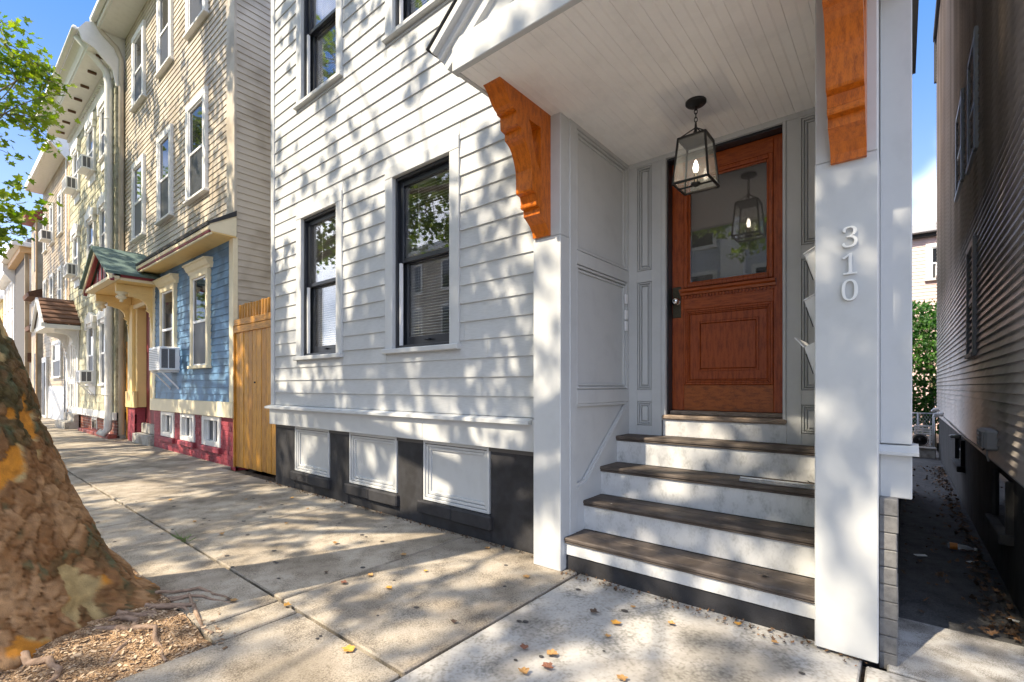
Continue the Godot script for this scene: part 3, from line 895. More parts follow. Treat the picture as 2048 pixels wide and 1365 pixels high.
func build_lantern() -> void:
	var L := thing("hanging_lantern", "black iron lantern with glass panes hanging on a chain from porch ceiling", "lantern", V(-1.0, 2.985, -3.04))
	var cx := -1.0
	var cz := -3.04
	put(L, "ceiling_rose", lathe([Vector2(0, -.030), Vector2(.02, -.030), Vector2(.026, -.022), Vector2(.056, -.018), Vector2(.062, -.012), Vector2(.062, 0), Vector2(0, 0)], 28), "black_iron", Transform3D(Basis(), V(cx, 2.984, cz)))
	put(L, "stem", lathe([Vector2(.006, 0), Vector2(.006, .03)], 10), "black_iron", Transform3D(Basis(), V(cx, 2.93, cz)))
	for i in 4:
		var loop := []
		for k in 13:
			var t := TAU * k / 12
			loop.append(V(.009 * cos(t), .017 * sin(t), 0))
		put(L, "chain_link", tube(loop, [.0026], 6, false), "black_iron", Transform3D(Basis(V(0, 1, 0), i * PI / 2 + .4), V(cx, 2.922 - i * .0255, cz)))
	var ty := 2.742
	var by := 2.462
	var ta := .082
	var ba := .106
	put(L, "finial", lathe([Vector2(0, .05), Vector2(.006, .045), Vector2(.008, .02), Vector2(.012, .012), Vector2(.008, 0), Vector2(.006, -.04), Vector2(0, -.045)], 12), "black_iron", Transform3D(Basis(), V(cx, 2.805, cz)))
	var ct := []
	var cb := []
	for q in [[-1, -1], [1, -1], [1, 1], [-1, 1]]:
		ct.append(V(cx + ta * q[0], ty, cz + ta * q[1]))
		cb.append(V(cx + ba * q[0], by, cz + ba * q[1]))
	for i in 4:
		var j := (i + 1) % 4
		bar(L, "roof_bar", ct[i], V(cx, 2.822, cz), .006)
		bar(L, "corner_bar", ct[i], cb[i], .012)
		bar(L, "top_bar", ct[i], ct[j], .014)
		bar(L, "bottom_bar", cb[i], cb[j], .013)
		var st := begin()
		quad(st, cb[i], cb[j], ct[j], ct[i])
		put(L, "pane", done(st), "lantern_glass")
	# solid band round the top, as the reflection in the door shows
	B(L, "top_plate", "black_iron", cx - ta, cx + ta, ty - .004, ty + .006, cz - ta, cz + ta, .002)
	bar(L, "cross_bar", V(cx - ba, by, cz), V(cx + ba, by, cz), .010)
	put(L, "candle", lathe([Vector2(0, -.012), Vector2(.012, -.010), Vector2(.030, 0), Vector2(.030, .010), Vector2(.012, .014), Vector2(.011, .075), Vector2(0, .075)], 14), "black_iron", Transform3D(Basis(), V(cx, by + .002, cz)))
	put(L, "bulb", lathe([Vector2(.008, 0), Vector2(.014, .012), Vector2(.017, .03), Vector2(.012, .055), Vector2(.004, .075), Vector2(0, .08)], 14), "bulb_glow", Transform3D(Basis(), V(cx, by + .078, cz)))
	var o := OmniLight3D.new()
	o.name = "lantern_light"
	o.light_energy = .003
	o.light_color = Color(1, .86, .66)
	o.light_size = .016
	o.omni_range = 6
	o.omni_attenuation = 2
	o.shadow_enabled = true
	add_child(o)
	o.position = V(cx, by + .108, cz)

func bar(parent: Node, called: String, a: Vector3, b: Vector3, t: float, mat := "black_iron", t2 := 0.0) -> void:
	var d := b - a
	var y := d.normalized()
	var ref := V(0, 0, 1) if absf(y.z) < .9 else V(1, 0, 0)
	var x := y.cross(ref).normalized()
	var zz := x.cross(y)
	put(parent, called, bevel_box(V(t, d.length() + t * .6, t2 if t2 > 0 else t), t * .15), mat, Transform3D(Basis(x, y, zz), (a + b) / 2))

func build_entry_things() -> void:
	# numerals on the right post
	var f := SystemFont.new()
	f.font_names = PackedStringArray(["Droid Serif"])

	for q in [["3", 1.808, "topmost of the three white serif numerals, a three, on the entry post"], ["1", 1.690, "middle one of the white serif numerals, a one, on the entry post"], ["0", 1.574, "lowest of the three white serif numerals, a zero, on the entry post"]]:
		var tm := TextMesh.new()
		tm.text = q[0]
		tm.font = f
		tm.font_size = 64
		tm.pixel_size = .00196
		tm.depth = .010
		tm.curve_step = .5
		var n := put(self, "house_numeral", tm, "numeral_white", Transform3D(Basis(), V(-.178, q[1] + .048, -2.562)))
		tag(n, q[2], "house number", "house numerals on the entry post")
	# mailboxes on the right wall of the recess
	var k := 0
	for q in [[1.735, false], [1.500, false], [1.265, true]]:
		var y: float = q[0]
		var m := thing("mailbox", ["off-white wall mailbox, topmost of three beside the door", "off-white wall mailbox, middle one of three beside the door", "off-white wall mailbox with its lid up, lowest of three"][k], "mailbox", V(-.34, y, -2.9), "mailboxes in the entry recess")
		k += 1
		# tapered bin seen edge-on: drawing x is the reach out from the wall
		put(m, "bin", prism([Vector2(0, 0), Vector2(.030, .0), Vector2(.072, .135), Vector2(0, .175)], .36), "white_vinyl", Transform3D(Basis(V(-1, 0, 0), V(0, 1, 0), V(0, 0, 1)), V(-.312, y, -3.17)))
		var a := V(-.312, y + .180, -2.99)
		var tilt := -2.2 if q[1] else .49
		var e := V(-.386, y + .137, -2.99)
		if q[1]:
			a = V(-.386, y + .137, -2.99)
			e = V(-.425, y + .185, -2.99)
		bar(m, "lid", a, e, .006, "white_vinyl", .38)
		bar(m, "lid_edge", V(-.376, y + .10, -2.805), V(-.345, y + .0, -2.805), .004, "black_iron")
	# old pale strip of wood left on the third tread
	var s := thing("loose_wood_strip", "long pale strip of wood left lying on the third step", "wood strip", V(-.55, .62, -3.16))
	B(s, "strip", "strip_wood", -.775, -.314, .6205, .638, -3.185, -3.150, .003)
	B(s, "lip", "paper", -.775, -.314, .6382, .645, -3.185, -3.172, .001)
	for q in [["dry curled leaf lying on the loose strip on the third step", V(-.40, .655, -3.17), .06], ["dry dark leaf lying on the right of the lowest tread", V(-.55, .222, -2.74), .045], ["small white paper scrap on the second tread edge", V(-1.50, .420, -2.88), .02]]:
		var o := put(self, "paper_scrap" if "paper" in q[0] else "step_leaf", leaf_mesh(), "paper" if "paper" in q[0] else "dead_leaf", Transform3D(Basis.from_euler(V(.2, rng.randf() * TAU, .15)).scaled(V(q[2], q[2], q[2])), q[1]))
		tag(o, q[0], "paper" if "paper" in q[0] else "leaf")

# ---------------------------------------------------------------- neighbours
# a window on a wall that faces +z at z; the glass sits back inside a casing that stands proud
func plain_window(h: Node3D, x0: float, x1: float, y0: float, y1: float, z: float, trim: String, c := .10, sill := .045, screen := true, hood := 0.0) -> Node3D:
	var w := part(h, "window", V((x0 + x1) / 2, y0, z))
	B(w, "casing", trim, x0, x0 + c, y0 + sill, y1 - c, z - .02, z + .060)
	B(w, "casing", trim, x1 - c, x1, y0 + sill, y1 - c, z - .02, z + .060)
	B(w, "casing", trim, x0, x1, y1 - c, y1, z - .02, z + .062)
	B(w, "sill", trim, x0 - .03, x1 + .03, y0, y0 + sill, z - .02, z + .090, .006)
	var a := x0 + c
	var b := x1 - c
	var lo := y0 + sill
	var hi := y1 - c
	var mid := (lo + hi) / 2
	B(w, "pane", "dark_glass", a, b, mid, hi, z - .01, z + .022, 0)
	B(w, "pane", "screen_dark" if screen else "dark_glass", a, b, lo, mid, z - .01, z + .030 if screen else z + .022, 0)
	var s := .028
	B(w, "sash", "white_vinyl", a, a + s, lo, hi, z, z + .042, .003)
	B(w, "sash", "white_vinyl", b - s, b, lo, hi, z, z + .042, .003)
	B(w, "sash", "white_vinyl", a + s, b - s, hi - s, hi, z, z + .041, .003)
	B(w, "sash", "white_vinyl", a + s, b - s, mid - .022, mid + .022, z, z + .044, .003)
	B(w, "sash", "white_vinyl", a + s, b - s, lo, lo + s, z, z + .041, .003)
	if hood > 0:
		put(w, "hood", prism([Vector2(0, 0), Vector2(.05, 0), Vector2(.06, .035), Vector2(.085, .05), Vector2(.12, .12), Vector2(.145, .125), Vector2(.145, .15), Vector2(0, .165)], x1 - x0 + hood * 2), trim, side_on(V(x1 + hood, y1, z)))
	return w

func air_conditioner(label: String, x0: float, x1: float, y0: float, y1: float, z0: float, z1: float, bracket: bool, group := "window air conditioners") -> void:
	var a := thing("air_conditioner", label, "air conditioner", V((x0 + x1) / 2, y0, z0), group)
	B(a, "case", "white_vinyl", x0, x1, y0, y1, z0, z1, .01)
	var zm := (z0 + z1) / 2 + .02
	for e in [[z0 + .08, zm - .008], [zm + .008, z1 - .035]]:
		B(a, "side_grille", "ac_grille", x1 - .01, x1 + .003, y0 + .04, y1 - .04, e[0], e[1], .002)
	B(a, "side_rim", "white_vinyl", x1 - .01, x1 + .010, y0 + .012, y0 + .04, z0 + .06, z1 - .01, .003)
	B(a, "side_rim", "white_vinyl", x1 - .01, x1 + .010, y1 - .04, y1 - .012, z0 + .06, z1 - .01, .003)
	var n := 11
	for i in n:
		var y := lerpf(y0 + .05, y1 - .05, i / (n - 1.0))
		B(a, "louvre", "grey_metal", x0 + .03, x1 - .03, y - .007, y + .007, z1 - .002, z1 + .006, .002)
	if bracket:
		for x in [x0 + .08, x1 - .06]:
			bar(a, "support_arm", V(x, y0 - .02, z1 - .02), V(x, y0 - .02, z0 - .02), .022, "white_vinyl")
			bar(a, "support_arm", V(x, y0 - .03, z1 - .06), V(x, y0 - .33, z0 - .0), .025, "white_vinyl")

func fan_bracket(h: Node3D, mat: String, x: float, y: float, z: float, reach: float, drop: float) -> void:
	# curved timber bracket with a carved fan; drawn side-on
	var p := part(h, "porch_bracket", V(x, y - drop, z))
	var k := reach / .62
	var q := []
	q.append_array([Vector2(0, 0), Vector2(.62 * k, 0), Vector2(.62 * k, -.10 * k), Vector2(.50 * k, -.12 * k)])
	for i in 9:
		var t := i / 8.0
		q.append(Vector2((.46 - .30 * sin(t * PI / 2)) * k, -(.14 + .30 * (1 - cos(t * PI / 2))) * k))
	q.append_array([Vector2(.20 * k, -.48 * k), Vector2(.10 * k, -.56 * k), Vector2(.11 * k, -.66 * k), Vector2(.06 * k, -.70 * k), Vector2(.09 * k, -.76 * k), Vector2(.03 * k, -drop), Vector2(0, -drop)])
	put(p, "scroll", prism(q, .06), mat, side_on(V(x + .03, y, z)))
	for i in 5:
		var t := deg_to_rad(12 + i * 17)
		bar(p, "fan_rib", V(x + .033, y - .11 * k - .06 * sin(t) * k, z + .06 * k + .06 * cos(t) * k), V(x + .033, y - .11 * k - .21 * sin(t) * k, z + .06 * k + .21 * cos(t) * k), .012, mat, .028)

func brick_wall(h: Node3D, mat: String, joint: String, x0: float, x1: float, y0: float, y1: float, z: float, bl := .21, bh := .068, most := 250) -> void:
	B(h, "mortar", joint, x0, x1, y0, y1, z - .2, z - .006, 0)
	var y := y0
	var row := 0
	var made := 0
	while y < y1 - .02:
		var x := x0 - (bl / 2 if row % 2 else 0.0)
		while x < x1 - .02 and made < most:
			var a := maxf(x, x0)
			var b := minf(x + bl - .010, x1)
			if b - a > .02:
				B(h, "brick", mat, a, b, y, minf(y + bh - .010, y1), z - .05, z + rng.randf_range(-.0025, .0025), .003)
				made += 1
			x += bl
		y += bh
		row += 1

func build_blue_house() -> void:
	var h := thing("tan_and_blue_house", "three-storey tan house with blue clapboard ground floor and maroon brick base", "house", V(-10, 0, -5))
	var z := -2.88
	# body
	B(h, "core", "room_dark", -13.9, -7.69, -.1, 9.3, -12.5, z - .20, 0)
	B(h, "roof", "dark_roof", -14.0, -7.5, 9.42, 9.6, -12.6, -2.4, .01)
	# eave with boxed soffit, gutter
	B(h, "soffit", "white_trim", -14.0, -7.5, 9.22, 9.28, z, -2.42, .004)
	B(h, "fascia", "white_trim", -14.0, -7.5, 9.24, 9.42, -2.42, -2.38, .004)
	B(h, "gutter", "white_trim", -14.02, -7.48, 9.32, 9.44, -2.38, -2.27, .02)
	# tan courses in front and on the side
	var y := 3.60
	while y < 9.20:
		lap(h, "siding_course", "tan_siding", -13.86, -7.93, y, minf(y + .1, 9.22), z, .015)
		y += .1
	y = .0
	while y < 9.2:
		lap_side(h, "side_course", "tan_siding", -7.2, z - .02, y, y + .1, -7.665, 1.0, .014)
		y += .1
	B(h, "corner_board", "tan_siding", -7.93, -7.64, 3.45, 9.22, z - .02, z + .022, .004)
	# windows of the upper floors
	for q in [[-13.12, -12.21], [-11.30, -10.44], [-9.64, -8.70]]:
		plain_window(h, q[0], q[1], 4.36, 6.06, z, "white_trim", .13)
		plain_window(h, q[0], q[1], 7.24, 8.84, z, "white_trim", .13)
	# blue ground floor
	var zb := z + .01
	clapboards(h, "clapboard", "blue_siding", -11.52, -7.80, .97, 3.42, .111, zb, [[-9.39, -8.56, 1.5, 3.14], [-11.07, -10.2, 1.5, 3.14]], false, .015)
	B(h, "corner_board", "cream", -7.80, -7.645, .97, 3.42, z - .03, zb + .024)
	B(h, "corner_board", "cream", -11.66, -11.52, .97, 3.42, z - .03, zb + .024)
	plain_window(h, -9.38, -8.57, 1.5, 3.10, zb, "cream", .09, .05, true, .10)
	plain_window(h, -11.06, -10.21, 1.5, 3.08, zb, "cream", .09, .05, false, .10)
	B(h, "water_table", "cream", -11.72, -7.62, .735, .968, z - .05, zb + .05, .005)
	# maroon painted brick base with three cellar windows
	var fx := [-11.68, -11.18, -10.41, -10.05, -9.34, -8.98, -8.21, -7.66]
	for i in 7:
		if i % 2 == 0:
			brick_wall(h, "maroon_brick", "maroon_joint", fx[i], fx[i + 1], -.05, .733, z, .21, .072, 34)
		else:
			brick_wall(h, "maroon_brick", "maroon_joint", fx[i], fx[i + 1], -.05, .25, z, .21, .072, 18)
			B(h, "cellar_sill", "maroon_brick", fx[i] - .05, fx[i + 1] + .03, .155, .245, z - .05, z + .05, .01)
			var w := part(h, "cellar_window", V((fx[i] + fx[i + 1]) / 2, .25, z))
			B(w, "casing", "white_trim", fx[i], fx[i] + .09, .25, .725, z - .09, z + .02)
			B(w, "casing", "white_trim", fx[i + 1] - .09, fx[i + 1], .25, .725, z - .09, z + .02)
			B(w, "casing", "white_trim", fx[i] + .09, fx[i + 1] - .09, .25, .33, z - .09, z + .02)
			B(w, "casing", "white_trim", fx[i] + .09, fx[i + 1] - .09, .66, .725, z - .09, z + .02)
			B(w, "pane", "dark_glass", fx[i] + .08, fx[i + 1] - .08, .32, .67, z - .075, z - .06, 0)
			var m: float = (fx[i] + fx[i + 1]) / 2
			B(w, "mullion", "white_vinyl", m - .03, m + .02, .33, .66, z - .06, z - .03, .003)
			for e in [fx[i] + .09, fx[i + 1] - .13]:
				B(w, "sash", "white_vinyl", e, e + .04, .33, .66, z - .06, z - .035, .003)
	# pent eave over the ground floor
	var ex0 := -11.35
	put(h, "pent_roof", prism([Vector2(z, 3.80), Vector2(-2.50, 3.54), Vector2(-2.50, 3.50), Vector2(z, 3.72)], -7.60 - ex0), "dark_roof", side_on(V(-7.60, 0, 0)))
	B(h, "pent_soffit", "mustard", ex0, -7.62, 3.40, 3.425, z, -2.54, .002)
	B(h, "pent_fascia", "cream", ex0, -7.61, 3.44, 3.50, -2.545, -2.515, .004)
	B(h, "pent_fascia", "maroon", ex0, -7.612, 3.405, 3.438, -2.545, -2.522, .004)
	B(h, "pent_fascia", "cream", ex0, -7.612, 3.375, 3.403, -2.56, -2.53, .004)
	put(h, "pent_end", prism([Vector2(z, 3.42), Vector2(-2.53, 3.42), Vector2(-2.53, 3.52), Vector2(z, 3.74)], .02), "cream", side_on(V(-7.612, 0, 0)))
	# ---- entry portico with gabled green roof
	var xa := -13.46
	var xb := -11.20
	var xm := (xa + xb) / 2
	var zf := -2.10
	var yb := 3.25
	var ya := 3.86
	var P := part(h, "portico", V(xm, yb, z))
	for s in [[xa - .06, xm], [xm, xb + .06]]:
		var x0: float = s[0]
		var x1: float = s[1]
		var y0 := yb + .02 if x0 < xm - .5 else ya + .07
		var y1 := ya + .07 if x0 < xm - .5 else yb + .02
		put(P, "roof", prism([Vector2(x0, y0), Vector2(x1, y1), Vector2(x1, y1 + .05), Vector2(x0, y0 + .05)], .86), "green_roof", Transform3D(Basis(), V(0, 0, z)))
		put(P, "rake_trim", prism([Vector2(x0, y0 - .09), Vector2(x1, y1 - .09), Vector2(x1, y1 - .002), Vector2(x0, y0 - .002)], .05), "cream", Transform3D(Basis(), V(0, 0, zf - .02)))
		put(P, "rake_trim", prism([Vector2(x0, y0 - .13), Vector2(x1, y1 - .13), Vector2(x1, y1 - .092), Vector2(x0, y0 - .092)], .06), "maroon", Transform3D(Basis(), V(0, 0, zf - .05)))
	put(P, "gable", prism([Vector2(xa + .05, yb), Vector2(xb - .05, yb), Vector2(xm, ya - .03)], .03), "maroon", Transform3D(Basis(), V(0, 0, zf - .12)))
	for t in [-.35, 0.0, .35]:
		B(P, "gable_stud", "screen_dark", xm + t - .025, xm + t + .025, yb + .02, ya - .12 - absf(t) * .5, zf - .10, zf - .075, .002)
	B(P, "cornice", "cream", xa, xb, yb - .06, yb + .0, zf - .14, zf, .004)
	B(P, "side_eave", "maroon", xb - .02, xb + .02, yb - .02, yb + .03, z, zf - .15, .003)
	B(P, "side_eave", "cream", xb - .04, xb - .022, yb - .07, yb + .0, z, zf - .15, .003)
	B(P, "soffit", "mustard", xa + .02, xb - .05, yb - .06, yb - .03, z, zf - .15, .002)
	for x in [-13.40, -11.68]:
		B(P, "beam", "mustard", x - .045, x + .045, yb - .22, yb - .062, z, -2.27, .006)
		put(P, "pendant", lathe([Vector2(0, -.20), Vector2(.03, -.19), Vector2(.035, -.17), Vector2(.02, -.15), Vector2(.08, -.12), Vector2(.09, -.09), Vector2(.05, -.05), Vector2(.09, -.03), Vector2(.10, 0)], 16), "cream", Transform3D(Basis(), V(x, yb - .22, -2.36)))
		fan_bracket(h, "mustard", x, yb - .22, z + .01, .40, .80)
	# entry wall, pilasters, door
	B(h, "entry_wall", "mustard", -13.56, -12.95, .75, 3.20, z - .21, z - .005, .004)
	B(h, "entry_wall", "mustard", -12.0, -11.68, .75, 3.20, z - .21, z - .005, .004)
	B(h, "entry_wall", "mustard", -12.95, -12.0, 2.93, 3.20, z - .21, z - .005, .004)
	B(h, "entry_pilaster", "mustard", -13.34, -13.10, .75, 3.0, z - .004, z + .05, .006)
	B(h, "entry_pilaster", "cream", -13.56, -13.42, .75, 2.6, z - .004, z + .03, .006)
	B(h, "entry_base", "mustard", -13.62, -12.9, .74, 1.10, z - .004, z + .06, .008)
	B(h, "entry_head", "cream", -13.0, -11.95, 2.90, 2.98, z - .0, z + .05, .006)
	var d := part(h, "door", V(-12.5, 1.0, z - .3))
	B(d, "slab", "maroon", -12.95, -12.0, .4, 2.93, z - .21, z - .17, .004)
	for q in [[-12.85, -12.55], [-12.40, -12.10]]:
		B(d, "panel", "maroon", q[0], q[1], 1.1, 1.8, z - .17, z - .155, .006)
		B(d, "panel", "maroon", q[0], q[1], 1.95, 2.8, z - .17, z - .155, .006)
	brick_wall(h, "maroon_brick", "maroon_joint", -13.6, -13.05, -.05, .74, z + .02, .21, .072, 34)
	B(h, "stoop", "sidewalk_grey", -13.05, -11.72, -.05, .19, z - .1, z + .06, .012)
	B(h, "stoop", "sidewalk_grey", -13.05, -11.72, .19, .40, z - .21, z - .10, .012)
	# downspout at the left corner
	put(h, "downspout", tube([V(-13.90, .1, z + .07), V(-13.90, 8.7, z + .07), V(-13.92, 8.95, z + .16), V(-13.95, 9.18, z + .42), V(-13.95, 9.32, z + .5)], [.055], 10), "tan_siding")
	air_conditioner("white air conditioner on slanted supports in the blue wall's window", -10.66, -10.06, 1.49, 1.91, zb, -2.55, true)

func build_gate() -> void:
	var w := thing("wooden_gate", "tall orange-stained plank gate between the grey house and the blue one", "gate", V(-6.9, 0, -2.86))
	var x := -7.60
	var i := 0
	while x < -6.15:
		var b := minf(x + .145, -6.135)
		B(w, "plank", "gate_wood" if i % 3 else "gate_wood2", x + .0045, b - .0045, .03 + rng.randf() * .02, 2.02, -2.885, -2.862 + rng.randf_range(-.004, .004), .005)
		x += .145
		i += 1
	B(w, "top_rail", "gate_across", -7.60, -6.135, 2.09, 2.18, -2.90, -2.84, .006)
	B(w, "top_rail", "gate_across", -7.60, -6.135, 1.985, 2.085, -2.90, -2.84, .006)
	B(w, "rail", "gate_across", -7.60, -6.135, .35, .44, -2.93, -2.888, .004)
	x = -7.58
	while x < -6.16:
		B(w, "picket", "gate_wood2", x, x + .062, 2.18, 2.40 + rng.randf() * .015, -2.925, -2.895, .012)
		x += .092
	put(w, "knob", lathe([Vector2(0, .02), Vector2(.012, .015), Vector2(.012, 0)], 10), "black_iron", Transform3D(Basis(V(1, 0, 0), V(0, 0, 1), V(0, -1, 0)), V(-6.93, 1.26, -2.862)))
	B(w, "post", "gate_wood2", -7.635, -7.60, .02, 2.1, -2.92, -2.84, .004)

func ornate_window(h: Node3D, x0: float, x1: float, y0: float, y1: float, z: float) -> void:
	var w := plain_window(h, x0, x1, y0, y1, z, "white_trim", .09, .05, true)
	put(w, "head", prism([Vector2(x0 - .08, y1), Vector2(x1 + .08, y1), Vector2(x1 + .14, y1 + .15), Vector2(x1 + .05, y1 + .17), Vector2((x0 + x1) / 2, y1 + .30), Vector2(x0 - .05, y1 + .17), Vector2(x0 - .14, y1 + .15)], .09), "white_trim", Transform3D(Basis(), V(0, 0, z)))
	for x in [x0 - .04, x1 - .05]:
		B(w, "corbel", "white_trim", x, x + .09, y1 - .16, y1 + .0, z, z + .10, .012)
	B(w, "apron", "white_trim", x0 + .02, x1 - .02, y0 - .22, y0, z - .02, z + .03, .006)

func build_shingle_house() -> void:
	var h := thing("pale_yellow_shingle_house", "pale yellow shingled house with bracketed cornice and white portico", "house", V(-17, 0, -5))
	var z := -2.74
	var x0 := -19.7
	var x1 := -14.1
	B(h, "core", "room_dark", x0, x1 - .03, -.1, 8.9, -11, z - .20, 0)
	var y := .60
	var r := 0
	while y < 8.55:
		var sx := x0 - (.45 if r % 2 else 0.0)
		while sx < x1 - .02:
			var a := maxf(sx, x0)
			var b := minf(sx + .93, x1)
			if b - a > .05:
				lap(h, "shingle", "shingle" if rng.randf() < .6 else "shingle2", a + .003, b - .003, y, y + .2, z + rng.randf_range(-.001, .002), .012)
			sx += .93
		lap_side(h, "side_shingle", "shingle", -3.35, z - .003, y, y + .2, x1, 1.0, .012)
		y += .2
		r += 1
	# cornice: frieze, dentils, soffit with blocks, crown
	B(h, "frieze", "white_trim", x0, x1 + .02, 8.40, 8.75, z, z + .03, .004)
	var tx := x0 + .05
	while tx < x1:
		B(h, "dentil", "white_trim", tx, tx + .07, 8.62, 8.72, z + .03, z + .08, .004)
		tx += .14
	B(h, "soffit", "white_trim", x0 - .1, x1 + .12, 8.75, 8.81, z - .1, z + .50, .004)
	for i in 7:
		var bx := x0 + .4 + i * .85
		B(h, "modillion", "brown_roof", bx, bx + .06, 8.70, 8.75, z + .18, z + .34, .004)
	put(h, "crown", prism([Vector2(z + .42, 8.81), Vector2(z + .52, 8.81), Vector2(z + .56, 8.93), Vector2(z + .66, 9.02), Vector2(z + .66, 9.10), Vector2(z - .4, 9.30), Vector2(z - .4, 8.81)], x1 + .10 - x0), "white_trim", side_on(V(x1 + .10, 0, 0)))
	put(h, "cornice_end", prism([Vector2(z - .15, 8.1), Vector2(z + .02, 8.1), Vector2(z + .08, 8.42), Vector2(z + .40, 8.75), Vector2(z + .60, 8.82), Vector2(z + .68, 9.02), Vector2(z + .55, 9.25), Vector2(z + .25, 9.42), Vector2(z - .15, 9.42)], .05), "white_trim", side_on(V(x1 + .17, 0, 0)))
	B(h, "flashing", "dark_roof", x1 - .2, x1 + .19, 9.1, 9.44, z - .4, z - .14, .01)
	put(h, "gutter", tube([V(x0 - .1, 9.05, z + .72), V(x1 + .14, 9.03, z + .72)], [.055], 8), "white_trim")
	B(h, "skirt_board", "white_trim", x0, x1 + .02, .42, .60, z - .02, z + .04, .005)
	B(h, "side_board", "white_trim", x1 - .02, x1 + .018, .44, 2.35, -3.25, -2.97, .004)
	# red brick base
	brick_wall(h, "red_brick", "mortar", x0, x1 - .02, -.15, .42, z - .03, .24, .075, 210)
	for q in [[-15.35, -14.75], [-16.75, -16.15]]:
		var w := part(h, "cellar_window", V(q[0], .02, z))
		B(w, "frame", "white_trim", q[0], q[1], .02, .40, z - .08, z - .015, .004)
		B(w, "pane", "dark_glass", q[0] + .06, q[1] - .06, .08, .34, z - .02, z - .010, 0)
	var lx := -17.6
	for i in 7:
		B(h, "window_ledge", "red_paint", lx, lx + .48, -.12, .07 + rng.randf() * .02, z - .04, z + .14, .015)
		lx += .50
	# windows
	for q in [[-15.42, -14.62], [-16.90, -16.08]]:
		ornate_window(h, q[0], q[1], 1.22, 2.86, z)
		ornate_window(h, q[0], q[1], 4.30, 5.62, z)
		ornate_window(h, q[0], q[1], 6.75, 8.05, z)
	ornate_window(h, -18.9, -18.1, 4.30, 5.62, z)
	ornate_window(h, -18.9, -18.1, 6.75, 8.05, z)
	# fat white downspout
	put(h, "downspout", tube([V(-14.42, .16, z + .24), V(-14.36, .10, z + .17), V(-14.30, .22, z + .10), V(-14.28, .5, z + .09), V(-14.28, 8.2, z + .09), V(-14.26, 8.5, z + .14), V(-14.22, 8.75, z + .4), V(-14.2, 9.0, z + .66)], [.075], 12), "white_trim")
	for yy in [1.0, 3.2, 5.3, 7.4]:
		put(h, "downspout_strap", tube([V(-14.28, yy, z + .09), V(-14.28, yy + .03, z + .09)], [.082], 12), "white_trim")
	# white portico with brown shingle roof
	var xa := -20.2
	var xb := -18.05
	var xm := (xa + xb) / 2
	var zf := -1.98
	var yb := 2.95
	var ya := 3.75
	var P := part(h, "portico", V(xm, yb, z))
	for s in [[xa, xm], [xm, xb]]:
		for k in 6:
			var t0 := k / 6.0
			var t1 := (k + 1.12) / 6.0
			var l: bool = s[0] == xa
			var ex: float = xa if l else xb
			var p0 := Vector2(ex, yb).lerp(Vector2(xm, ya), t0)
			var p1 := Vector2(ex, yb).lerp(Vector2(xm, ya), minf(t1, 1.0))
			put(P, "shingle_row", prism([p0, p1, p1 + Vector2(0, .02), p0 + Vector2(0, .055)], zf - z), "brown_roof" if k % 2 else "brown_roof2", Transform3D(Basis(), V(0, 0, z)))
		var pa := Vector2(xa if s[0] == xa else xb, yb)
		put(P, "rake_trim", prism([pa + Vector2(0, -.12), Vector2(xm, ya - .12), Vector2(xm, ya), pa], .06), "white_trim", Transform3D(Basis(), V(0, 0, zf - .01)))
	put(P, "gable", prism([Vector2(xa + .1, yb - .05), Vector2(xb - .1, yb - .05), Vector2(xm, ya - .1)], .04), "white_trim", Transform3D(Basis(), V(0, 0, zf - .08)))
	B(P, "cornice", "white_trim", xa + .02, xb - .02, yb - .14, yb - .02, z, zf - .02, .006)
	for x in [-19.9, -18.35]:
		fan_bracket(h, "white_trim", x, yb - .14, z + .01, .50, .85)
		B(h, "door_pilaster", "white_trim", x - .12, x + .12, .5, yb - .14, z, z + .05, .006)
	B(h, "door_surround", "white_trim", -19.78, -18.47, .5, yb - .14, z, z + .02, .004)
	var d := part(h, "door", V(-19.1, .5, z))
	B(d, "slab", "white_trim", -19.6, -18.66, .5, 2.55, z + .02, z + .045, .004)
	for q in [[.6, 1.3], [1.45, 2.45]]:
		panel_mouldings(d, "white_trim", -19.5, -19.18, q[0], q[1], z + .045, .03, .02)
		panel_mouldings(d, "white_trim", -19.08, -18.76, q[0], q[1], z + .045, .03, .02)
	B(h, "stoop", "sidewalk_grey", -19.9, -18.3, -.05, .20, z, z + .32, .015)
	B(h, "stoop", "sidewalk_grey", -19.9, -18.3, .20, .42, z, z + .12, .012)
	air_conditioner("white air conditioner with dark grille in the shingle house's street-level window", -16.62, -16.10, 1.30, 1.62, z + .02, z + .32, true)
	air_conditioner("old air conditioner high up in the shingle house, above the downspout bend", -16.75, -16.2, 6.80, 7.14, z + .02, z + .28, false)
	air_conditioner("air conditioner in the shingle house's top window nearest its far end", -18.82, -18.2, 6.80, 7.15, z + .02, z + .30, false)
	air_conditioner("air conditioner in the shingle house above the white portico roof", -18.82, -18.2, 4.36, 4.70, z + .02, z + .28, false)
	# board fence in the gap between the two houses
	var f := thing("gap_fence", "narrow orange board fence in the gap beside the mustard portico", "fence", V(-13.9, 0, -2.9))
	for i in 3:
		B(f, "plank", "gate_wood", -14.06 + i * .15, -13.915 + i * .15, -.05, 2.25 - i * .03, -2.95, -2.925, .004)

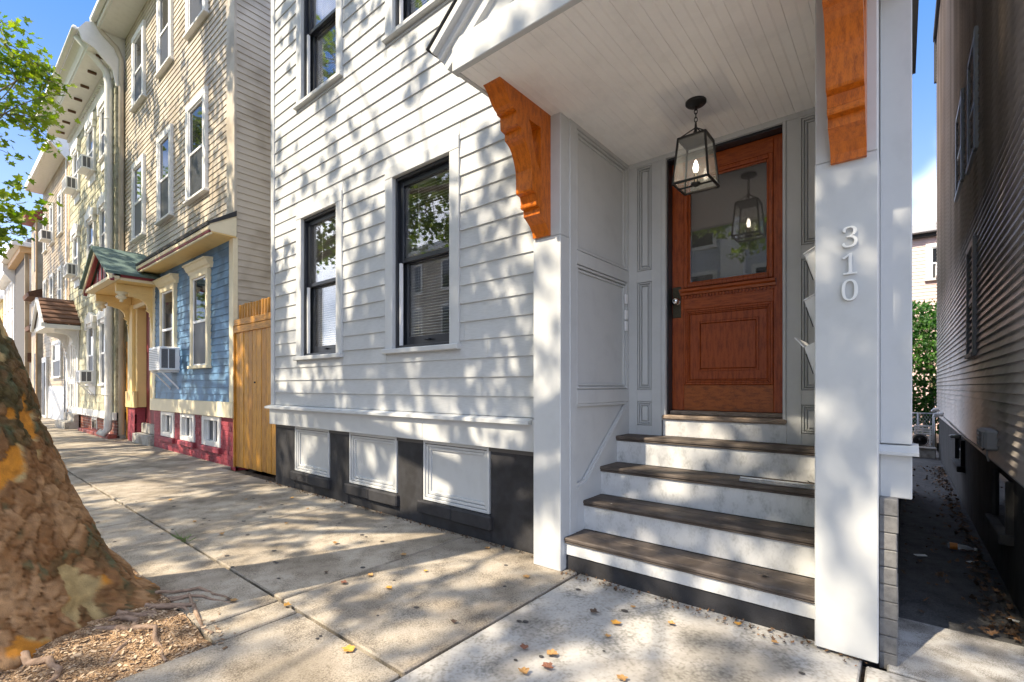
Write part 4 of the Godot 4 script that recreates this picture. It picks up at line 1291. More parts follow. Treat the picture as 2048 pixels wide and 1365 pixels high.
func build_far_houses() -> void:
	# beige house
	var z := -2.95
	var h := thing("beige_house", "beige vinyl-sided house with peach corner board past the white portico", "house", V(-24, 0, -5))
	B(h, "core", "room_dark", -27.0, -21.25, -.1, 9.3, -11, z - .20, 0)
	var y := .9
	while y < 9.0:
		lap(h, "siding_course", "beige_siding", -27.0, -21.5, y, y + .13, z, .014)
		y += .13
	y = .0
	while y < .9:
		lap(h, "base_course", "white_trim", -27.0, -21.5, y, y + .3, z + .01, .012)
		y += .3
	B(h, "corner_board", "peach", -21.5, -21.2, 0, 9.1, -3.6, z + .02, .004)
	B(h, "corner_strip", "white_trim", -21.85, -21.68, 0, 9.1, z, z + .03, .004)
	B(h, "soffit", "white_trim", -27.2, -21.1, 9.05, 9.12, z, -2.50, .004)
	B(h, "fascia", "white_trim", -27.2, -21.1, 9.06, 9.30, -2.50, -2.44, .004)
	put(h, "gable_end", prism([Vector2(z, 8.5), Vector2(-2.45, 9.05), Vector2(-2.40, 9.35), Vector2(-2.7, 9.75), Vector2(z, 9.9)], .05), "white_trim", side_on(V(-21.05, 0, 0)))
	for q in [[-23.2, -22.4], [-25.0, -24.2], [-26.6, -25.9]]:
		plain_window(h, q[0], q[1], 6.5, 8.0, z, "white_trim", .1)
		plain_window(h, q[0], q[1], 3.9, 5.4, z, "white_trim", .1)
	plain_window(h, -24.4, -22.6, 1.5, 2.85, z, "white_trim", .12)
	var d := part(h, "door", V(-26.2, 0, z))
	B(d, "surround", "white_trim", -26.7, -25.6, 0, 2.35, z, z + .08, .006)
	B(d, "slab", "screen_dark", -26.45, -25.85, .1, 2.15, z + .08, z + .10, .004)
	B(h, "dark_door", "black_frame", -21.95, -21.87, 0, 2.2, z, z + .05, .004)
	B(h, "dark_door", "screen_dark", -21.66, -21.5, 0, 2.3, z, z + .025, .004)
	air_conditioner("air conditioner in the beige house's upper window", -24.9, -24.3, 6.6, 6.95, z + .02, z + .36, false)
	# bay with red-brown cornice
	h = thing("red_trimmed_bay_house", "narrow shingled bay house with red-brown cornice and roof bands", "house", V(-28.5, 0, -4))
	B(h, "bay", "beige_siding", -29.6, -28.0, -.1, 8.2, -6, -2.86, .01)
	y = .2
	while y < 8.1:
		lap_side(h, "side_course", "tan_siding", -3.4, -2.86, y, y + .2, -28.0, 1.0, .014)
		y += .2
	B(h, "corner_board", "peach", -28.06, -27.97, 0, 8.15, -2.88, -2.83, .004)
	for q in [[8.2, .34], [4.9, .24], [3.55, .18]]:
		put(h, "roof_band", prism([Vector2(-3.4, q[0]), Vector2(-2.86 + q[1], q[0] + .05), Vector2(-2.86 + q[1] + .03, q[0] + .22), Vector2(-3.2, q[0] + .5), Vector2(-3.4, q[0] + .5)], 1.75), "red_paint" if q[0] > 8 else "brown_roof", side_on(V(-27.9, 0, 0)))
	for q in [[6.1, 7.7], [1.0, 2.6], [3.9, 4.7]]:
		B(h, "window", "screen_dark", -28.6, -28.2, q[0], q[1], -2.87, -2.84, .003)
	# brown flat-roofed block whose side wall looks along the street
	h = thing("brown_corner_block", "brown sided block with white side windows facing along the street", "house", V(-32, 0, -4))
	B(h, "core", "room_dark", -36.0, -31.03, -.1, 8.0, -8, -2.86, 0)
	y = .1
	while y < 7.3:
		lap_side(h, "side_course", "brown_siding", -5.5, -2.85, y, y + .14, -31.0, 1.0, .014)
		y += .14
	B(h, "corner_board", "beige_siding", -31.1, -30.97, 0, 7.4, -2.88, -2.78, .004)
	B(h, "band", "brown_roof", -31.05, -30.96, 2.35, 2.75, -5.5, -2.86, .004)
	B(h, "cornice", "peach", -36, -30.85, 7.3, 7.55, -5.5, -2.60, .01)
	B(h, "cornice", "white_trim", -36, -30.7, 7.55, 7.75, -5.5, -2.35, .01)
	for q in [[5.5, 7.05], [3.75, 5.0], [.75, 2.30]]:
		var w := part(h, "window", V(-31, q[0], -3.1))
		B(w, "frame", "white_trim", -31.02, -30.96, q[0], q[1], -3.30, -2.93, .004)
		B(w, "pane", "dark_glass", -31.0, -30.954, q[0] + .12, (q[0] + q[1]) / 2 - .03, -3.22, -3.01, 0)
		B(w, "pane", "dark_glass", -31.0, -30.954, (q[0] + q[1]) / 2 + .03, q[1] - .12, -3.22, -3.01, 0)
	air_conditioner("air conditioner in the brown block's middle side window", -30.95, -30.6, 4.2, 4.6, -3.2, -2.98, false)
	air_conditioner("air conditioner in the brown block's lowest side window", -30.95, -30.6, .95, 1.35, -3.2, -2.98, false)
	air_conditioner("air conditioner in the brown block's top side window", -30.95, -30.6, 5.9, 6.4, -3.2, -2.98, false)
	# green and white house
	h = thing("green_sided_house", "white-fronted house with mint green side siding and grey gable hood", "house", V(-38, 0, -4))
	B(h, "core", "white_trim", -42, -36.03, -.1, 7.6, -8, -2.86, .01)
	y = .1
	while y < 7.6:
		lap_side(h, "side_course", "green_siding", -6.0, -2.9, y, y + .17, -36.0, 1.0, .014)
		y += .17
	B(h, "corner_board", "white_trim", -36.1, -35.97, 0, 7.6, -2.93, -2.82, .004)
	put(h, "gable_hood", prism([Vector2(-3.1, 6.4), Vector2(-2.85, 6.5), Vector2(-2.4, 7.2), Vector2(-2.45, 7.8), Vector2(-2.8, 8.15), Vector2(-3.1, 8.2)], .06), "white_trim", side_on(V(-35.9, 0, 0)))
	B(h, "soffit", "white_trim", -42, -36, 7.0, 7.1, -2.9, -2.45, .01)
	for q in [[-37.4, -36.7], [-39.2, -38.5], [-41, -40.3]]:
		for yy in [1.2, 3.4, 5.4]:
			plain_window(h, q[0], q[1], yy, yy + 1.4, -2.86, "white_trim", .1)
	# mustard house
	h = thing("mustard_house", "mustard yellow house at the far end of the row", "house", V(-46, 0, -4))
	B(h, "core", "yellow_siding", -52, -43, -.1, 6.8, -8, -2.9, .01)
	y = .1
	while y < 6.7:
		lap(h, "siding_course", "yellow_siding", -52, -43, y, y + .2, -2.9, .014)
		y += .2
	B(h, "cornice", "white_trim", -52.2, -42.8, 6.6, 6.85, -3, -2.4, .01)
	for q in [[-44.6, -43.8], [-46.8, -46.0], [-49, -48.2]]:
		for yy in [1.2, 3.9]:
			plain_window(h, q[0], q[1], yy, yy + 1.5, -2.9, "white_trim", .1)
	# last block closing the street far away
	h = thing("far_end_house", "pale flat-roofed house where the street disappears behind the tree trunk", "house", V(-66, 0, -4))
	B(h, "wall", "beige_siding", -75, -56, -.1, 7.5, -9, -2.9, .02)
	B(h, "cornice", "white_trim", -75.2, -55.8, 7.5, 7.8, -9, -2.5, .02)
	for i in 6:
		plain_window(h, -57.5 - i * 3, -56.7 - i * 3, 4.2, 5.8, -2.9, "white_trim", .1)
		plain_window(h, -57.5 - i * 3, -56.7 - i * 3, 1.2, 2.8, -2.9, "white_trim", .1)

func build_alley() -> void:
	var X := .475
	var h := thing("dark_sided_house", "tall house in dark grey lap siding on the far side of the alley", "house", V(3, 0, -7))
	B(h, "core", "room_dark", X + .02, 7.5, .72, 7.2, -11.0, -3.05, 0)
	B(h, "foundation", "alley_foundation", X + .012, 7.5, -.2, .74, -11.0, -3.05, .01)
	var y := .72
	while y < 7.15:
		lap_side(h, "siding_course", "alley_siding", -10.98, -3.05, y, y + .0555, X, -1.0, .021)
		y += .0555
	B(h, "corner_board", "white_trim", X - .012, X + .03, .72, 6.4, -11.03, -10.95, .004)
	B(h, "gutter", "dark_roof", X - .05, X + .02, 6.45, 7.2, -11.05, -10.98, .01)
	B(h, "roof", "dark_roof", X - .06, 7.6, 7.2, 7.32, -11.1, -2.9, .01)
	B(h, "front_wall", "alley_siding", X + .02, 7.5, .74, 7.2, -3.05, -3.0, 0)
	for q in [[-5.82, -5.34, 1.47, 2.38], [-5.72, -5.22, 3.08, 3.98], [-6.92, -6.30, 3.20, 4.02]]:
		var w := part(h, "window", V(X, q[2], (q[0] + q[1]) / 2))
		var t := "grey_metal"
		B(w, "casing", t, X - .035, X, q[2], q[3], q[0] - .05, q[0], .003)
		B(w, "casing", t, X - .040, X, q[2] - .02, q[3] + .03, q[1], q[1] + .06, .003)
		B(w, "casing", t, X - .035, X, q[3] - .02, q[3] + .02, q[0], q[1], .003)
		B(w, "sill", t, X - .045, X, q[2] - .025, q[2] + .01, q[0] - .05, q[1], .003)
		B(w, "pane", "dark_glass", X - .012, X + .01, q[2], q[3], q[0], q[1], 0)
		B(w, "meeting_rail", "white_trim", X - .024, X - .01, lerpf(q[2], q[3], .48), lerpf(q[2], q[3], .48) + .03, q[0], q[1], .002)
	for q in [[-4.42, -3.90, .36, .66], [-7.25, -6.6, .40, .66]]:
		var w := part(h, "cellar_window", V(X, q[2], q[0]))
		B(w, "sill", "alley_foundation", X - .05, X + .02, q[2] - .06, q[2], q[0] - .04, q[1] + .04, .006)
		B(w, "pane", "dark_glass", X - .002, X + .02, q[2], q[3], q[0], q[1], 0)
		B(w, "jamb", "alley_foundation", X - .02, X + .02, q[2], q[3], q[0] - .03, q[0], .003)
		B(w, "jamb", "alley_foundation", X - .02, X + .02, q[2], q[3], q[1], q[1] + .03, .003)
	B(h, "drip_strip", "grey_metal", X - .016, X + .02, .705, .722, -11.0, -3.05, .002)
	# grey junction box and cable
	var b := thing("utility_box", "grey metal utility box on the dark house's siding", "utility box", V(X, .79, -4.35))
	B(b, "case", "grey_metal", X - .075, X - .005, .800, .925, -4.52, -4.21, .012)
	B(b, "cover", "grey_metal", X - .085, X - .075, .812, .915, -4.50, -4.24, .004)
	for e in [.835, .865, .895]:
		B(b, "clasp", "galvanised", X - .094, X - .080, e - .008, e + .008, -4.40, -4.37, .002)
	put(b, "cable", tube([V(X - .03, .80, -4.5), V(X - .028, .745, -4.8), V(X - .026, .73, -6.0), V(X - .026, .75, -7.5), V(X - .02, .78, -9.2)], [.006], 6), "black_iron")
	put(b, "wire_tail", tube([V(X - .05, .80, -4.33), V(X - .052, .76, -4.33), V(X - .045, .72, -4.32)], [.006], 6), "grey_metal")
	var p := thing("white_vent_pipe", "white plastic vent pipe elbow near the dark house's back corner", "pipe", V(X, .78, -9.4))
	put(p, "elbow", tube([V(X, .80, -9.3), V(X - .06, .80, -9.3), V(X - .085, .795, -9.32), V(X - .09, .77, -9.36)], [.032], 10), "white_vinyl")
	put(p, "elbow", tube([V(X, .83, -10.3), V(X - .07, .83, -10.3), V(X - .09, .80, -10.33)], [.03], 10), "white_vinyl")
	p = thing("small_wall_spout", "small pale spout sticking out over the back cellar window", "pipe", V(X, .66, -7.1))
	put(p, "spout", tube([V(X + .01, .665, -7.0), V(X - .06, .665, -7.0), V(X - .075, .655, -7.0)], [.02], 10), "white_vinyl")
	# back: chain-link gate with clutter, hedge, pink house
	var f := thing("chain_link_gate", "rusty chain-link gate at the back end of the alley", "gate", V(.2, 0, -11.3))
	for x in [.02, .22, .43]:
		put(f, "post", tube([V(x, -.02, -11.3), V(x, .72, -11.3)], [.016], 8), "galvanised")
	put(f, "top_bar", tube([V(.0, .72, -11.3), V(.45, .72, -11.3)], [.013], 8), "galvanised")
	var st := SurfaceTool.new()
	st.begin(Mesh.PRIMITIVE_TRIANGLES)
	st.set_smooth_group(1)
	for i in 22:
		var a := -.3 + i * .045
		st_tube(st, [V(clampf(a, 0, .45), .02 + maxf(0, -a) * 1.6, -11.3), V(clampf(a + .42, 0, .45), .70 - maxf(0, a + .42 - .45) * 1.6, -11.3)], [.0022], 4, false)
		st_tube(st, [V(clampf(a + .42, 0, .45), .02 + maxf(0, a + .42 - .45) * 1.6, -11.3), V(clampf(a, 0, .45), .70 - maxf(0, -a) * 1.6, -11.3)], [.0022], 4, false)
	put(f, "wire_mesh", done(st), "galvanised")
	var d := thing("round_fan_guard", "dark round fan guard leaning at the back gate", "fan", V(.25, .3, -10.9))
	for r in [.02, .05, .08, .11]:
		var loop := []
		for k in 25:
			loop.append(V(.24 + r * cos(TAU * k / 24), .27 + r * sin(TAU * k / 24), -10.9))
		put(d, "ring", tube(loop, [.005], 6, false), "black_iron")
	put(d, "hub", lathe([Vector2(0, .02), Vector2(.03, .015), Vector2(.035, 0), Vector2(.1, -.004), Vector2(0, -.006)], 20), "black_iron", Transform3D(Basis(V(1, 0, 0), V(0, 0, 1), V(0, -1, 0)), V(.24, .27, -10.91)))
	var wp := thing("perforated_white_panel", "white perforated panel standing behind the fan guard", "panel", V(.28, .2, -11.1))
	for i in 7:
		B(wp, "strip", "paper", .16, .40, .22 + i * .045, .248 + i * .045, -11.10, -11.09, .003)
	for i in 3:
		B(wp, "upright", "paper", .17 + i * .10, .19 + i * .10, .16, .52, -11.089, -11.08, .003)
	var cb := thing("concrete_block", "grey concrete block on the ground at the back gate", "block", V(.25, 0, -10.8))
	B(cb, "block", "apron", .12, .44, -.02, .14, -10.85, -10.70, .012)
	B(cb, "cap", "apron", .10, .45, .14, .17, -10.87, -10.68, .01)
	h = thing("pink_sided_house", "pale pink sided house seen through the gap behind the alley", "house", V(1, 0, -20))
	B(h, "core", "pink_siding", -2.5, 6, -.1, 5.0, -24, -18.03, .01)
	var yy := .4
	while yy < 5.6:
		lap(h, "siding_course", "pink_siding", -2.5, 6, yy, yy + .1, -18.0, .014)
		yy += .1
	B(h, "roof_edge", "grey_metal", -2.7, 6.2, 5.55, 5.80, -24, -17.7, .01)
	B(h, "roof_edge", "dark_roof", -2.7, 6.2, 5.45, 5.55, -24, -17.85, .01)
	plain_window(h, .52, 1.5, 4.2, 5.25, -18.0, "white_trim", .12)
	air_conditioner("beige air conditioner in the pink house's window", .72, 1.2, 4.25, 4.6, -18.0, -17.6, false)
	hedge_thing()

func hedge_thing() -> void:
	var h := thing("evergreen_hedge", "tall dark green hedge behind the alley gate", "hedge", V(.3, 0, -13))
	put(h, "stem", tube([V(.1, -.03, -13.2), V(.1, 2.0, -13.2)], [.05, .03], 7), "limb_bark")
	put(h, "stem", tube([V(.5, -.03, -13.0), V(.45, 1.8, -13.0)], [.05, .03], 7), "limb_bark")
	var mm := MultiMesh.new()
	mm.transform_format = MultiMesh.TRANSFORM_3D
	mm.use_colors = true
	mm.mesh = leaf_mesh()
	var n := 11000
	mm.instance_count = n
	var noise := lay(1.6, 0, 2, 9)
	for i in n:
		var p := V(0, 0, 0)
		while true:
			p = V(rng.randf_range(-.75, 1.25), rng.randf_range(.25, 2.95), rng.randf_range(-13.7, -12.4))
			var e := (p - V(.3, 1.55, -13.05)) / V(1.2, 1.5, .7)
			if e.length() < 1.0 + noise.get_noise_3dv(p * 2) * .35 and e.length() > .45:
				break
		var s := rng.randf_range(.045, .085)
		mm.set_instance_transform(i, Transform3D(Basis.from_euler(V(rng.randf() * TAU, rng.randf() * TAU, rng.randf() * TAU)).scaled(V(s, s, s)), p))
		mm.set_instance_color(i, Color(.025, .09, .012).lerp(Color(.11, .27, .03), rng.randf() * rng.randf()))
	var mi := MultiMeshInstance3D.new()
	mi.name = "foliage"
	mi.set_meta("kind", "stuff")
	mi.multimesh = mm
	mi.material_override = mats.hedge_leaf
	h.add_child(mi, true)
	mi.position = -h.position
	var t := thing("back_shrub", "thin brown-leaved shrub in front of the pink wall above the hedge", "shrub", V(.4, 0, -14.5))
	var paths := []
	for i in 14:
		var a := V(.4 + rng.randf_range(-.1, .1), 1.5, -14.5)
		var b := a + V(rng.randf_range(-.5, .5), rng.randf_range(1.0, 1.75), rng.randf_range(-.3, .3))
		put(t, "branch", tube([a, (a + b) / 2 + V(rng.randf_range(-.08, .08), 0, 0), b], [.012, .008, .003], 5), "limb_bark")
		paths.append([a, b])
	put(t, "stem", tube([V(.4, -.03, -14.5), V(.4, 1.6, -14.5)], [.03, .02], 6), "limb_bark")
	scatter_leaves(t, "foliage", paths, 520, .05, .22, Color(.10, .09, .02), Color(.30, .20, .06))

func build_opposite() -> void:
	# the grey house over the road that the door glass mirrors
	var h := thing("opposite_grey_house", "blue-grey clapboard house across the road, mirrored in the door glass", "house", V(-6, 0, 12))
	var z := 11.6
	B(h, "core", "opposite_siding", -12, 1, -.1, 9.2, z + .02, z + 8, .01)
	var y := .5
	while y < 9.1:
		put(h, "clapboard", lap_mesh(.016, .003), "opposite_siding", Transform3D(Basis(V(-13, 0, 0), V(0, .15, 0), V(0, 0, -1)), V(1, y, z)))
		y += .15
	B(h, "cornice", "white_trim", -12.2, 1.2, 9.0, 9.35, z - .4, z + .4, .02)
	for q in [-10.6, -8.3, -6.0, -3.7, -1.4]:
		for yy in [1.2, 3.9, 6.5]:
			var w := part(h, "window", V(q, yy, z))
			B(w, "frame", "white_trim", q - .55, q + .55, yy, yy + 1.75, z - .06, z, .006)
			B(w, "pane", "dark_glass", q - .40, q + .40, yy + .14, yy + .84, z - .065, z - .05, 0)
			B(w, "pane", "dark_glass", q - .40, q + .40, yy + .92, yy + 1.60, z - .065, z - .05, 0)
	B(h, "bay", "white_trim", -5.25, -4.45, .5, 9.0, z - .35, z - .01, .02)
	h = thing("opposite_tan_house", "tan clapboard house across the road beside the blue-grey one", "house", V(-19, 0, 12))
	B(h, "core", "tan_siding", -25, -13, -.1, 8.6, z + .02, z + 8, .01)
	y = .5
	while y < 8.5:
		put(h, "clapboard", lap_mesh(.016, .003), "tan_siding", Transform3D(Basis(V(-12, 0, 0), V(0, .15, 0), V(0, 0, -1)), V(-13, y, z)))
		y += .15
	B(h, "cornice", "white_trim", -25.2, -12.8, 8.4, 8.8, z - .4, z + .4, .02)
	for q in [-23.5, -21, -18.5, -16, -14]:
		for yy in [1.2, 3.9, 6.3]:
			var w := part(h, "window", V(q, yy, z))
			B(w, "frame", "white_trim", q - .5, q + .5, yy, yy + 1.7, z - .06, z, .006)
			B(w, "pane", "dark_glass", q - .36, q + .36, yy + .14, yy + 1.56, z - .065, z - .05, 0)

# ---------------------------------------------------------------- leaves and trees
func leaf_mesh() -> Mesh:
	if not meshes.has("leaf"):
		# five-lobed plane leaf, about one unit long, slightly cupped, lying in x-z
		var rim := [Vector2(0, -.45), Vector2(.16, -.22), Vector2(.46, -.34), Vector2(.34, -.06), Vector2(.56, .14), Vector2(.24, .16), Vector2(.17, .36), Vector2(0, .60), Vector2(-.17, .36), Vector2(-.24, .16), Vector2(-.56, .14), Vector2(-.34, -.06), Vector2(-.46, -.34), Vector2(-.16, -.22)]
		var st := begin()
		for i in rim.size():
			var a: Vector2 = rim[i]
			var b: Vector2 = rim[(i + 1) % rim.size()]
			st.add_vertex(V(0, -.05, 0))
			st.add_vertex(V(a.x, a.length_squared() * .22, a.y))
			st.add_vertex(V(b.x, b.length_squared() * .22, b.y))
		meshes["leaf"] = done(st)
	return meshes["leaf"]

func scatter_leaves(t: Node3D, called: String, twigs: Array, count: int, size: float, spread: float, dark: Color, light: Color) -> void:
	var mm := MultiMesh.new()
	mm.transform_format = MultiMesh.TRANSFORM_3D
	mm.use_colors = true
	mm.mesh = leaf_mesh()
	mm.instance_count = count
	for i in count:
		var w = twigs[rng.randi() % twigs.size()]
		var u := pow(rng.randf(), .7)
		var p: Vector3 = w[0].lerp(w[1], u)
		var off := V(rng.randfn(), rng.randfn() * .8, rng.randfn()) * spread * .5
		p += off
		var s := size * rng.randf_range(.65, 1.2)
		var bs := Basis.from_euler(V(rng.randfn() * .75, rng.randf() * TAU, rng.randfn() * .75)).scaled(V(s, s, s))
		mm.set_instance_transform(i, Transform3D(bs, p))
		mm.set_instance_color(i, dark.lerp(light, rng.randf()))
	var mi := MultiMeshInstance3D.new()
	mi.name = called
	mi.multimesh = mm
	mi.material_override = mats.leaf
	mi.set_meta("kind", "stuff")
	t.add_child(mi, true)
	mi.position = -t.position

func bend(a: Vector3, b: Vector3, up: float, n := 7) -> Array:
	var out := []
	var m := (a + b) / 2 + V(rng.randf_range(-.25, .25), up, rng.randf_range(-.25, .25))
	for i in n:
		var t := i / (n - 1.0)
		out.append(a.lerp(m, t).lerp(m.lerp(b, t), t))
	return out

# limbs run from the forks to targets; each carries branches and twigs with leaves
func grow(t: Node3D, forks: Array, targets: Array, count: int, leaf: float, reach: float, r0: float, zmin: float, mains := 0) -> void:
	var twigs := []
	var st := SurfaceTool.new()
	st.begin(Mesh.PRIMITIVE_TRIANGLES)
	st.set_smooth_group(1)
	var roads := []
	var step := maxi(1, targets.size() / mains) if mains > 0 else 1
	for n in range(0, targets.size(), step):
		var path := bend(forks[n % forks.size()], targets[n], .5)
		var rad := []
		for i in path.size():
			rad.append(lerpf(r0, r0 * .22, pow(i / (path.size() - 1.0), .8)))
		put(t, "limb", tube(path, rad, 9), "limb_bark")
		roads.append(path)
	for q in targets:
		# the limb point that lies nearest carries this clump
		var at: Vector3 = forks[0]
		for path in roads:
			for k in range(2, path.size()):
				if path[k].distance_to(q) < at.distance_to(q):
					at = path[k]
		if at.distance_to(q) > .1:
			st_tube(st, bend(at, q, .1, 5), [r0 * .24, r0 * .2, r0 * .16, r0 * .13, r0 * .1], 5, false)
		for k in 7:
			var e: Vector3 = q + V(rng.randfn(), rng.randfn() * .7, rng.randfn()) * reach * .62
			e.z = maxf(e.z, zmin + rng.randf() * .3)
			st_tube(st, bend(q, e, .08, 4), [.012, .010, .008, .006], 4, false)
			for m in 5:
				var b: Vector3 = q.lerp(e, rng.randf_range(.45, 1.0))
				var d := V(rng.randfn(), rng.randfn() * .6 - .1, rng.randfn()).normalized() * reach * rng.randf_range(.3, .62)
				var c := b + d
				c.z = maxf(c.z, zmin)
				twigs.append([b, c])
				st_tube(st, [b, (b + c) / 2 + V(0, .04, 0), c], [.006, .005, .003], 4, false)
	put(t, "branches", done(st), "limb_bark")
	scatter_leaves(t, "crown", twigs, count, leaf, .26, Color(.09, .18, .014), Color(.40, .46, .05))

func trunk_mesh(base: Vector3, top: Vector3, lean2: Vector3, radii: Array, fine: bool) -> Mesh:
	var st := SurfaceTool.new()
	st.begin(Mesh.PRIMITIVE_TRIANGLES)
	st.set_smooth_group(1)
	var H := top.y - base.y
	var sides := 270 if fine else 28
	var ys := []
	var y := -.06
	while y < H:
		ys.append(y)
		y += (.0105 if y < 1.95 else .08) if fine else .25
	ys.append(H)
	var cells := lay(7.0, 2, 1, 13)
	cells.cellular_jitter = 1.0
	var plate := lay(7.0, 2, 1, 13)
	plate.cellular_return_type = FastNoiseLite.RETURN_CELL_VALUE
	var warp := lay(5.0, 0, 3, 14)
	var big := lay(1.25, 0, 3, 15)
	var tint := lay(2.3, 0, 4, 16)
	var tint2 := lay(6.5, 0, 4, 19)
	var lob := lay(1.0, 0, 2, 11)
	var rows := []
	var cols := []
	for yy in ys:
		var t := clampf(yy / H, 0, 1)
		var c := base.lerp(top, t) + lean2 * sin(t * PI)
		c.y = base.y + yy
		var rr := 0.0
		for k in radii.size() - 1:
			if yy >= radii[k][0]:
				rr = lerpf(radii[k][1], radii[k + 1][1], smoothstep(0, 1, clampf((yy - radii[k][0]) / (radii[k + 1][0] - radii[k][0]), 0, 1)))
		var row := []
		var rc := []
		var fl := exp(-maxf(yy, 0.0) * 3.6)
		for i in sides:
			var a := TAU * i / sides
			var dirv := V(cos(a), 0, sin(a))
			var r := rr * (1.0 + fl * (.10 * sin(a * 5 + 1.1) + .09 * sin(a * 3 - .6) + .05 * sin(a * 11)) + .035 * sin(a * 2 + yy * 1.3))
			var p := c + dirv * r
			var q := p * V(1, .72, 1)
			var col := g(.1)
			if fine:
				q += V(warp.get_noise_3dv(q), warp.get_noise_3dv(q + V(9, 0, 0)), warp.get_noise_3dv(q + V(0, 9, 0))) * .045
				var qc := q * 2.3
				var d := clampf((cells.get_noise_3dv(qc) + 1.0) * 10.0, 0, 1)
				var d2 := clampf((cells.get_noise_3dv(q * 5.2 + V(5, 5, 5)) + 1.0) * 6.5, 0, 1)
				var pv := plate.get_noise_3dv(qc)
				var patch := big.get_noise_3dv(q * 2.2)
				var smooth_patch := smoothstep(.20, .225, patch)
				var rough_bark := 1 - smooth_patch
				r += rough_bark * (-.020 * (1 - d) - .007 * (1 - d2) + pv * .004) - smooth_patch * .012 + warp.get_noise_3dv(q * 1.2) * .006
				p = c + dirv * r
				# bark plates of differing age: olive, brown, rust, with bare tan and orange patches
				var v := tint.get_noise_3dv(q * 1.1) + clampf(.5 - yy * .5, -.6, .4) + pv * .28
				col = Color(.085, .064, .019).lerp(Color(.155, .090, .032), smoothstep(-.5, -.1, v))
				col = col.lerp(Color(.25, .118, .04), smoothstep(-.12, .22, v))
				col = col.lerp(Color(.40, .23, .105), smoothstep(.25, .62, v))
				var w := tint2.get_noise_3dv(q)
				col = col.lerp(Color(.10, .115, .055), smoothstep(.16, .34, w) * (1 - smoothstep(.1, .4, v)) * .8)
				col = col.lerp(Color(.46, .34, .15).lerp(Color(.55, .22, .018), smoothstep(-.02, .16, tint2.get_noise_3dv(q * .45 + V(3, 3, 3)))), smooth_patch)
				col = col * (1.0 + warp.get_noise_3dv(q * 5) * .35)
			else:
				col = Color(.13, .10, .055).lerp(Color(.30, .22, .12), smoothstep(-.1, .3, tint.get_noise_3dv(q)))
			row.append(p)
			rc.append(col)
		rows.append(row)
		cols.append(rc)
	for k in ys.size() - 1:
		for i in sides:
			var j := (i + 1) % sides
			for e in [[k, i], [k + 1, i], [k + 1, j], [k, i], [k + 1, j], [k, j]]:
				st.set_color(cols[e[0]][e[1]])
				st.add_vertex(rows[e[0]][e[1]])
	st.index()
	return done(st)

